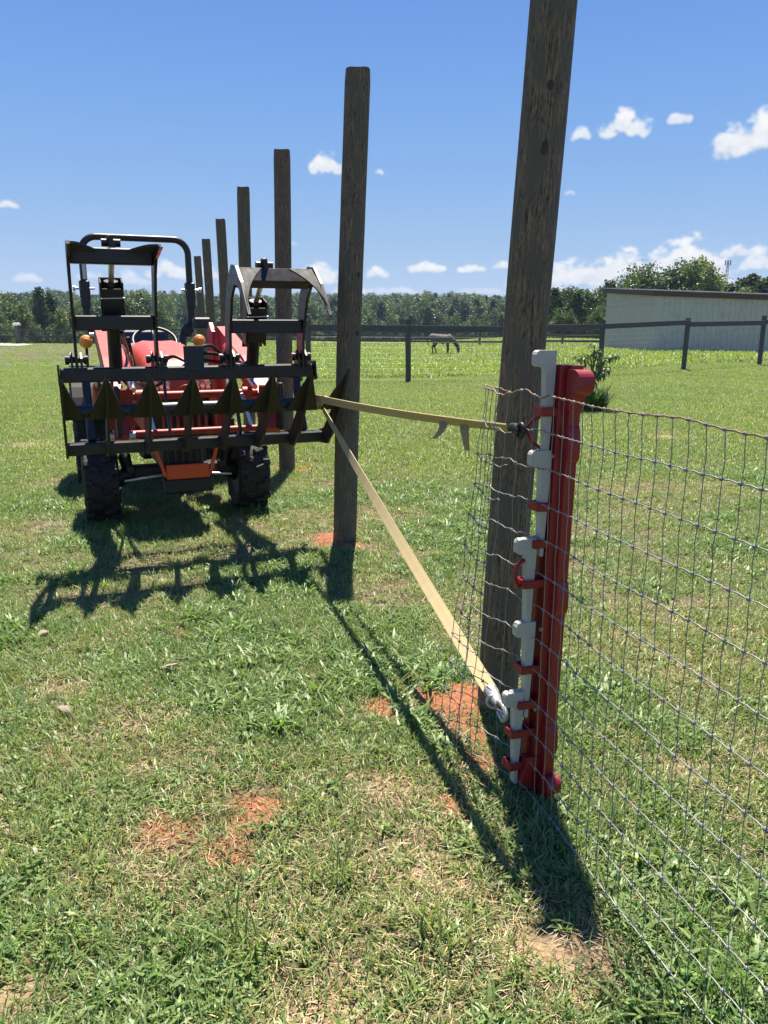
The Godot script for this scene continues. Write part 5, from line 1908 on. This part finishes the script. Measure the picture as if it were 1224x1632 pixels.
func make_sapling():
	var at := Vector3(3.42, 0, -12.75)
	at.y = gh(at.x, at.z)
	var t := thing("peach_sapling", "young peach tree with long drooping leaves on the lawn behind the stretcher", "sapling", at)
	var r := RandomNumberGenerator.new()
	r.seed = 15
	var leaves := [lance_leaf(0.16, 0.036, 2.1, Color(0.1, 0.165, 0.04)), lance_leaf(0.18, 0.038, 2.6, Color(0.08, 0.14, 0.036)), lance_leaf(0.14, 0.034, 1.5, Color(0.16, 0.22, 0.05))]
	var mb := MB.new()
	mb.tube(curve([Vector3(0, -0.05, 0), Vector3(0.01, 0.4, 0.01), Vector3(-0.01, 0.75, 0), Vector3(0.0, 1.02, 0.01)], 4), [0.014, 0.0135, 0.013, 0.0125, 0.012, 0.0115, 0.011, 0.0105, 0.01, 0.009, 0.008, 0.007, 0.006], 8)
	obj("stem", mb, M.bark, t)
	var tips := []
	var br := [[0.62, Vector3(0.3, 0.3, 0.05)], [0.6, Vector3(-0.2, 0.32, 0.1)], [0.5, Vector3(0.22, 0.22, 0.16)], [0.66, Vector3(-0.24, 0.24, -0.05)], [0.7, Vector3(0.05, 0.28, 0.0)], [0.72, Vector3(0.34, 0.18, -0.08)], [0.45, Vector3(0.12, 0.16, 0.12)], [0.78, Vector3(-0.02, 0.32, 0.02)]]
	for b in br:
		var s := Vector3(0, b[0], 0)
		var e: Vector3 = s + b[1]
		mb = MB.new()
		var c := curve([s, s + b[1] * 0.5 + Vector3(0, 0.04, 0), e], 4)
		mb.tube(c, 0.005, 6)
		obj("branch", mb, M.bark, t)
		for k in 25:
			var u := r.randf_range(0.3, 1.05)
			var p := s.lerp(e, minf(u, 1.0)) + Vector3(0, 0.03 * sin(u * PI), 0)
			var lf := obj("leaf", leaves[r.randi() % 3], M.leaf, t)
			lf.transform = Transform3D(Basis(Vector3.UP, r.randf() * TAU).rotated(Vector3(0, 0, 1), r.randfn() * 0.15) * r.randf_range(0.75, 1.2), p)
	for k in 26:
		var p := Vector3(0, r.randf_range(0.3, 0.75), 0)
		var lf := obj("leaf", leaves[r.randi() % 3], M.leaf, t)
		lf.transform = Transform3D(Basis(Vector3.UP, r.randf() * TAU) * r.randf_range(0.8, 1.15), p)

# ---------------------------------------------------------------- grass
func blade(mb: MB, p: Vector3, a: float, l: float, w: float, lean: float, curl: float, col: Color, seg: int, tip_col: Color):
	var dir := Vector3(cos(a), 0, sin(a))
	var side := Vector3(-sin(a), 0, cos(a))
	var ang := lean
	var q := p
	var pl := q - side * w * 0.35
	var pr := q + side * w * 0.35
	for i in seg:
		var u := float(i + 1) / seg
		var st := dir * sin(ang) + Vector3.UP * cos(ang)
		var nn := (Vector3.UP * sin(ang) - dir * cos(ang)).normalized()
		if nn.y < 0.0:
			nn = -nn
		q += st * l / seg
		ang += curl / seg
		var ww := w * 0.5 * (1.0 - u * u * 0.55)
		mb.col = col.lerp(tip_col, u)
		if i == seg - 1:
			mb.tri(pl, pr, q, nn, nn, nn)
		else:
			var ql := q - side * ww
			var qr := q + side * ww
			mb.tri(pl, pr, qr, nn, nn, nn)
			mb.tri(pl, qr, ql, nn, nn, nn)
			pl = ql
			pr = qr

func vary(c: Color, r: RandomNumberGenerator, k := 0.25) -> Color:
	var f := r.randf_range(1.0 - k, 1.0 + k)
	return Color(c.r * f * r.randf_range(0.88, 1.15), c.g * f, c.b * f * r.randf_range(0.85, 1.15))

func scatter(called: String, mesh: Mesh, mat: Material, xf: Array, cols: Array, label: String, cat: String):
	var mm := MultiMesh.new()
	mm.transform_format = MultiMesh.TRANSFORM_3D
	mm.use_colors = true
	mm.mesh = mesh
	mm.instance_count = xf.size()
	for i in xf.size():
		mm.set_instance_transform(i, xf[i])
		mm.set_instance_color(i, cols[i])
	var o := MultiMeshInstance3D.new()
	o.multimesh = mm
	o.material_override = mat
	o.name = numbered(called)
	add_child(o)
	stuff(o, label, cat)

const G1 := Color(0.158, 0.232, 0.072)
const G2 := Color(0.222, 0.295, 0.098)
const G3 := Color(0.118, 0.188, 0.066)
const STRAW := Color(0.36, 0.29, 0.16)

func make_grass():
	var r := RandomNumberGenerator.new()
	r.seed = 2024
	# --- clump meshes
	var fine := []
	for vnt in 4:
		var mb := MB.new()
		mb.use_col = true
		for i in 85:
			var p := Vector3(r.randf_range(-0.1, 0.1), -0.004, r.randf_range(-0.1, 0.1))
			var c := vary([G1, G2, G3][r.randi() % 3], r)
			if r.randf() < 0.16:
				c = vary(STRAW, r) * 0.8
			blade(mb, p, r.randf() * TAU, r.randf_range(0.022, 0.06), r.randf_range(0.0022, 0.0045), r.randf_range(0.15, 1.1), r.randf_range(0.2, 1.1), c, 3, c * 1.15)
		fine.append(mb.mesh())
	var crab := []
	for vnt in 5:
		var mb := MB.new()
		mb.use_col = true
		for i in 15 + vnt * 2:
			var p := Vector3(r.randfn() * 0.018, 0, r.randfn() * 0.018)
			var c := vary([G1, G2, G2, G3][r.randi() % 4], r, 0.2)
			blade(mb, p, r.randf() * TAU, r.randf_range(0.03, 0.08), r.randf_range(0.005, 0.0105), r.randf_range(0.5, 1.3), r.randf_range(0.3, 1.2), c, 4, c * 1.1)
		crab.append(mb.mesh())
	var weed := []
	for vnt in 3:
		var mb := MB.new()
		mb.use_col = true
		for i in 20:
			var p := Vector3(r.randfn() * 0.035, r.randf_range(0.004, 0.03), r.randfn() * 0.035)
			var c := vary([G1, G3, Color(0.13, 0.21, 0.05)][r.randi() % 3], r, 0.2)
			blade(mb, p, r.randf() * TAU, r.randf_range(0.014, 0.03), r.randf_range(0.007, 0.013), r.randf_range(1.0, 1.5), r.randf_range(-0.1, 0.5), c, 4, c)
		weed.append(mb.mesh())
	var straw := []
	for vnt in 4:
		var mb := MB.new()
		mb.use_col = true
		for i in 44:
			var p := Vector3(r.randf_range(-0.09, 0.09), r.randf_range(0.002, 0.016), r.randf_range(-0.09, 0.09))
			var c := vary([Color(0.34, 0.27, 0.15), Color(0.24, 0.175, 0.095), Color(0.4, 0.34, 0.21)][r.randi() % 3], r, 0.2)
			blade(mb, p, r.randf() * TAU, r.randf_range(0.014, 0.05), r.randf_range(0.0014, 0.003), r.randf_range(1.2, 1.75), r.randf_range(-0.4, 0.4), c, 2, c)
		straw.append(mb.mesh())
	var tall := []
	for vnt in 3:
		var mb := MB.new()
		mb.use_col = true
		for i in 30:
			var p := Vector3(r.randfn() * 0.03, 0, r.randfn() * 0.03)
			var c := vary([G1, G2, Color(0.15, 0.185, 0.06)][r.randi() % 3], r, 0.2)
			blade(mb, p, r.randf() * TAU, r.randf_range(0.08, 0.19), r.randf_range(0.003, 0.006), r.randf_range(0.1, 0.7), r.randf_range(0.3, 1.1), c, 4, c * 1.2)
		tall.append(mb.mesh())
	var mid := []
	for vnt in 3:
		var mb := MB.new()
		mb.use_col = true
		for i in 300:
			var p := Vector3(r.randf_range(-0.28, 0.28), -0.005, r.randf_range(-0.28, 0.28))
			var c := vary([G1, G2, G2][r.randi() % 3], r)
			if r.randf() < 0.12:
				c = vary(STRAW, r) * 0.8
			blade(mb, p, r.randf() * TAU, r.randf_range(0.03, 0.065), r.randf_range(0.005, 0.009), r.randf_range(0.2, 1.1), r.randf_range(0.2, 0.9), c, 2, c * 1.1)
		mid.append(mb.mesh())
	var pasture := []
	for vnt in 3:
		var mb := MB.new()
		mb.use_col = true
		for i in 170:
			var p := Vector3(r.randf_range(-0.5, 0.5), -0.01, r.randf_range(-0.5, 0.5))
			var c := vary([G2, G2, Color(0.14, 0.19, 0.045)][r.randi() % 3], r)
			blade(mb, p, r.randf() * TAU, r.randf_range(0.07, 0.2), r.randf_range(0.015, 0.035), r.randf_range(0.2, 1.1), r.randf_range(0.2, 0.9), c, 2, c * 1.1)
		pasture.append(mb.mesh())
	# --- near field
	var X := {}
	for k in ["fine", "crab", "weed", "straw", "tall", "mid", "pasture"]:
		X[k] = [[], [], [], [], []]
		X[k + "_c"] = [[], [], [], [], []]
	var put := func(k: String, n: int, x: float, z: float, s: float, col: Color, tilt := 0.0):
		var v := r.randi() % n
		var b := Basis(Vector3.UP, r.randf() * TAU) * s
		if tilt > 0.0:
			b = Basis(Vector3(1, 0, 0), r.randfn() * tilt) * b
		X[k][v].append(Transform3D(b, Vector3(x, gh(x, z) + 0.004, z)))
		X[k + "_c"][v].append(col)
	var z := 0.2
	while z > -7.5:
		var half := 1.2 + 0.6 * -z
		var x := -half
		var step := 0.052 if z > -3.6 else 0.08
		while x < half:
			var px := x + r.randf_range(-step, step) * 0.6
			var pz := z + r.randf_range(-step, step) * 0.6
			var b0 := bare(px, pz, 0)
			var b1 := bare(px, pz, 1)
			var bb := maxf(b0, b1)
			var n1 := p_noise.get_noise_2d(px, pz)
			var n2 := p2_noise.get_noise_2d(px + 40.0, pz)
			var lush := clampf(0.48 + n1 * 1.3 + n2 * 0.7, 0, 1)
			var tint := Color(0.92, 1, 0.95).lerp(Color(1.2, 1.12, 1.05), clampf(0.35 - n1 * 1.5 + n2 * 0.4, 0, 1))
			tint = tint.lerp(Color(0.8, 0.96, 0.84), clampf(n2 * 1.6 + n1 - 0.1, 0, 1))
			if r.randf() > bb * 1.0 and r.randf() < 0.4 + 0.5 * lush:
				put.call("fine", 4, px, pz, r.randf_range(0.75, 1.2), tint)
			if r.randf() > bb * 0.96 and r.randf() < 0.2 + 0.6 * lush:
				put.call("crab", 5, px, pz, r.randf_range(0.5, 0.9) + 0.75 * ss(0.45, 1.0, lush) * r.randf(), tint, 0.15)
			if r.randf() > bb * 1.2 and r.randf() < 0.22 * ss(0.05, 0.5, n2 + 0.15):
				put.call("weed", 3, px, pz, r.randf_range(0.6, 1.15), tint, 0.1)
			if r.randf() < (0.36 - 0.4 * lush) * (1.0 - b0 * 0.85) + b1 * 0.25:
				put.call("straw", 4, px, pz, r.randf_range(0.7, 1.2), Color(1, 1, 1) * r.randf_range(0.8, 1.1), 0.06)
			if pz > -2.1 and r.randf() > bb and r.randf() < 0.016 * ss(-2.1, -1.3, pz):
				put.call("tall", 3, px, pz, r.randf_range(0.6, 1.1), tint, 0.1)
			x += step
		z -= step
	# --- mown lawn up to the pasture fence
	z = -7.2
	while z > -26.0:
		var half := 2.0 + 0.62 * -z
		var x := -half
		while x < half:
			var px := x + r.randf_range(-0.12, 0.12)
			var pz := z + r.randf_range(-0.12, 0.12)
			x += 0.27
			if r.randf() < bare(px, pz, 1) or r.randf() < bare(px, pz, 0):
				continue
			var n1 := p_noise.get_noise_2d(px * 0.4, pz * 0.4)
			put.call("mid", 3, px, pz, r.randf_range(0.8, 1.2), Color(0.95, 1, 0.95).lerp(Color(1.14, 1.08, 0.95), clampf(0.5 + n1, 0, 1)) * r.randf_range(0.85, 1.1))
		z -= 0.27
	# --- pasture beyond the fence
	z = -19.0
	while z > -72.0:
		var half := 4.0 + 0.62 * -z
		var step := 0.62 if z > -40.0 else 0.95
		var x := -half
		while x < half:
			var px := x + r.randf_range(-0.4, 0.4)
			var pz := z + r.randf_range(-0.4, 0.4)
			x += step
			# only the fenced field has long grass
			var edge := lerpf(-20.0, -31.0, clampf((px + 1.0) / 24.0, 0, 1)) - 0.4
			var infield: bool = pz < edge and px > -4.3 - (-pz - 19.8) * 0.235
			if px > 11.0 and px < 25.2 and pz < -32.7 and pz > -40.6:
				continue
			var n1 := g_noise.get_noise_2d(px * 6.0, pz * 6.0)
			put.call("pasture", 3, px, pz, (r.randf_range(0.7, 1.25) if infield else r.randf_range(0.3, 0.45)), Color(1, 1, 1).lerp(Color(1.3, 1.25, 0.8), clampf(0.5 + n1, 0, 1)))
		z -= step
	var words := {"fine": ["lawn_grass", M.grass, fine, "fine short blades of lawn grass", "grass"], "crab": ["crab_grass", M.grass, crab, "broad bladed crab grass tufts in the lawn", "grass"], "weed": ["lawn_weeds", M.grass, weed, "small round leaved weeds in the lawn", "weeds"],
		"straw": ["dry_clippings", M.straw, straw, "dry straw coloured grass clippings on the lawn", "clippings"], "tall": ["long_grass", M.grass, tall, "longer uncut grass tufts in the foreground", "grass"], "mid": ["mown_grass", M.grass, mid, "mown lawn grass around and behind the tractor", "grass"], "pasture": ["pasture_grass", M.grass, pasture, "long bright green pasture grass beyond the fence", "grass"]}
	var total := 0
	for k in words:
		var w: Array = words[k]
		for v in w[2].size():
			if X[k][v].size() > 0:
				scatter(w[0], w[2][v], w[1], X[k][v], X[k + "_c"][v], w[3], w[4])
				total += X[k][v].size()
	print("grass copies ", total)
	# tall grass at the foot of the sapling
	var sx := []
	var sc := []
	for i in 60:
		var a := r.randf() * TAU
		var d := sqrt(r.randf()) * 0.13
		sx.append(Transform3D(Basis(Vector3.UP, r.randf() * TAU) * r.randf_range(1.4, 2.9), Vector3(3.4 + cos(a) * d, gh(3.4, -12.72), -12.72 + sin(a) * d)))
		sc.append(Color(0.62, 0.75, 0.7))
	scatter("uncut_grass_tuft", tall[0], M.grass, sx, sc, "dark uncut grass round the foot of the peach sapling", "grass")
	# clods of clay where the post holes were dug
	var cm := MB.new()
	cm.use_col = true
	cm.col = Color(0.37, 0.135, 0.06)
	cm.ball(Vector3.ZERO, Vector3(1, 0.6, 0.75), 5)
	var kx := []
	var kc := []
	for b in BARE:
		if b[3] != 0:
			continue
		for i in 120:
			var a := r.randf() * TAU
			var d: float = sqrt(r.randf()) * b[2] * 1.2
			var px: float = b[0] + cos(a) * d
			var pz: float = b[1] + sin(a) * d
			kx.append(Transform3D(Basis(Vector3(r.randfn(), r.randfn(), r.randfn()).normalized(), r.randf() * 3.0).scaled(Vector3.ONE * r.randf_range(0.0015, 0.006)), Vector3(px, gh(px, pz) + 0.012, pz)))
			kc.append(Color(1, 1, 1) * r.randf_range(0.75, 1.15))
	scatter("clay_clods", cm.mesh(), M.straw, kx, kc, "crumbled red clay clods round the post holes", "soil")

# ---------------------------------------------------------------- litter
func make_litter():
	var r := RandomNumberGenerator.new()
	r.seed = 8
	var L := [[-1.53, -3.23], [-1.15, -2.52], [-0.87, -2.88], [-0.7, -5.3], [-1.95, -4.61]]
	var m := smat(0.24, 0.19, 0.14, 0.85)
	m.cull_mode = BaseMaterial3D.CULL_DISABLED
	for q in L:
		var t := thing("dry_leaf", "small curled pale dry leaf lying on the grass", "leaf", Vector3(q[0], gh(q[0], q[1]) + 0.035, q[1]), r.randf() * TAU, "dry leaves on the lawn")
		var mb := MB.new()
		var n := 6
		var w := r.randf_range(0.018, 0.028)
		var l := r.randf_range(0.05, 0.08)
		var P := []
		for i in n + 1:
			var u := float(i) / n
			var ww := w * sin(PI * (0.08 + 0.9 * u)) * 0.5 * (1.0 + 0.25 * sin(i * 2.3)) + 0.001
			P.append([Vector3(-ww, 0.25 * ww + 0.004 * sin(u * 5.0), (u - 0.5) * l), Vector3(0, 0.012 * sin(u * PI), (u - 0.5) * l), Vector3(ww, 0.9 * ww, (u - 0.5) * l)])
		for i in n:
			for s in 2:
				mb.fquad(P[i][s], P[i][s + 1], P[i + 1][s + 1], P[i + 1][s], Vector3.UP)
				mb.fquad(P[i][s] - Vector3(0, 0.0008, 0), P[i][s + 1] - Vector3(0, 0.0008, 0), P[i + 1][s + 1] - Vector3(0, 0.0008, 0), P[i + 1][s] - Vector3(0, 0.0008, 0), Vector3.DOWN)
		obj("blade", smooth(mb, 60), m, t)
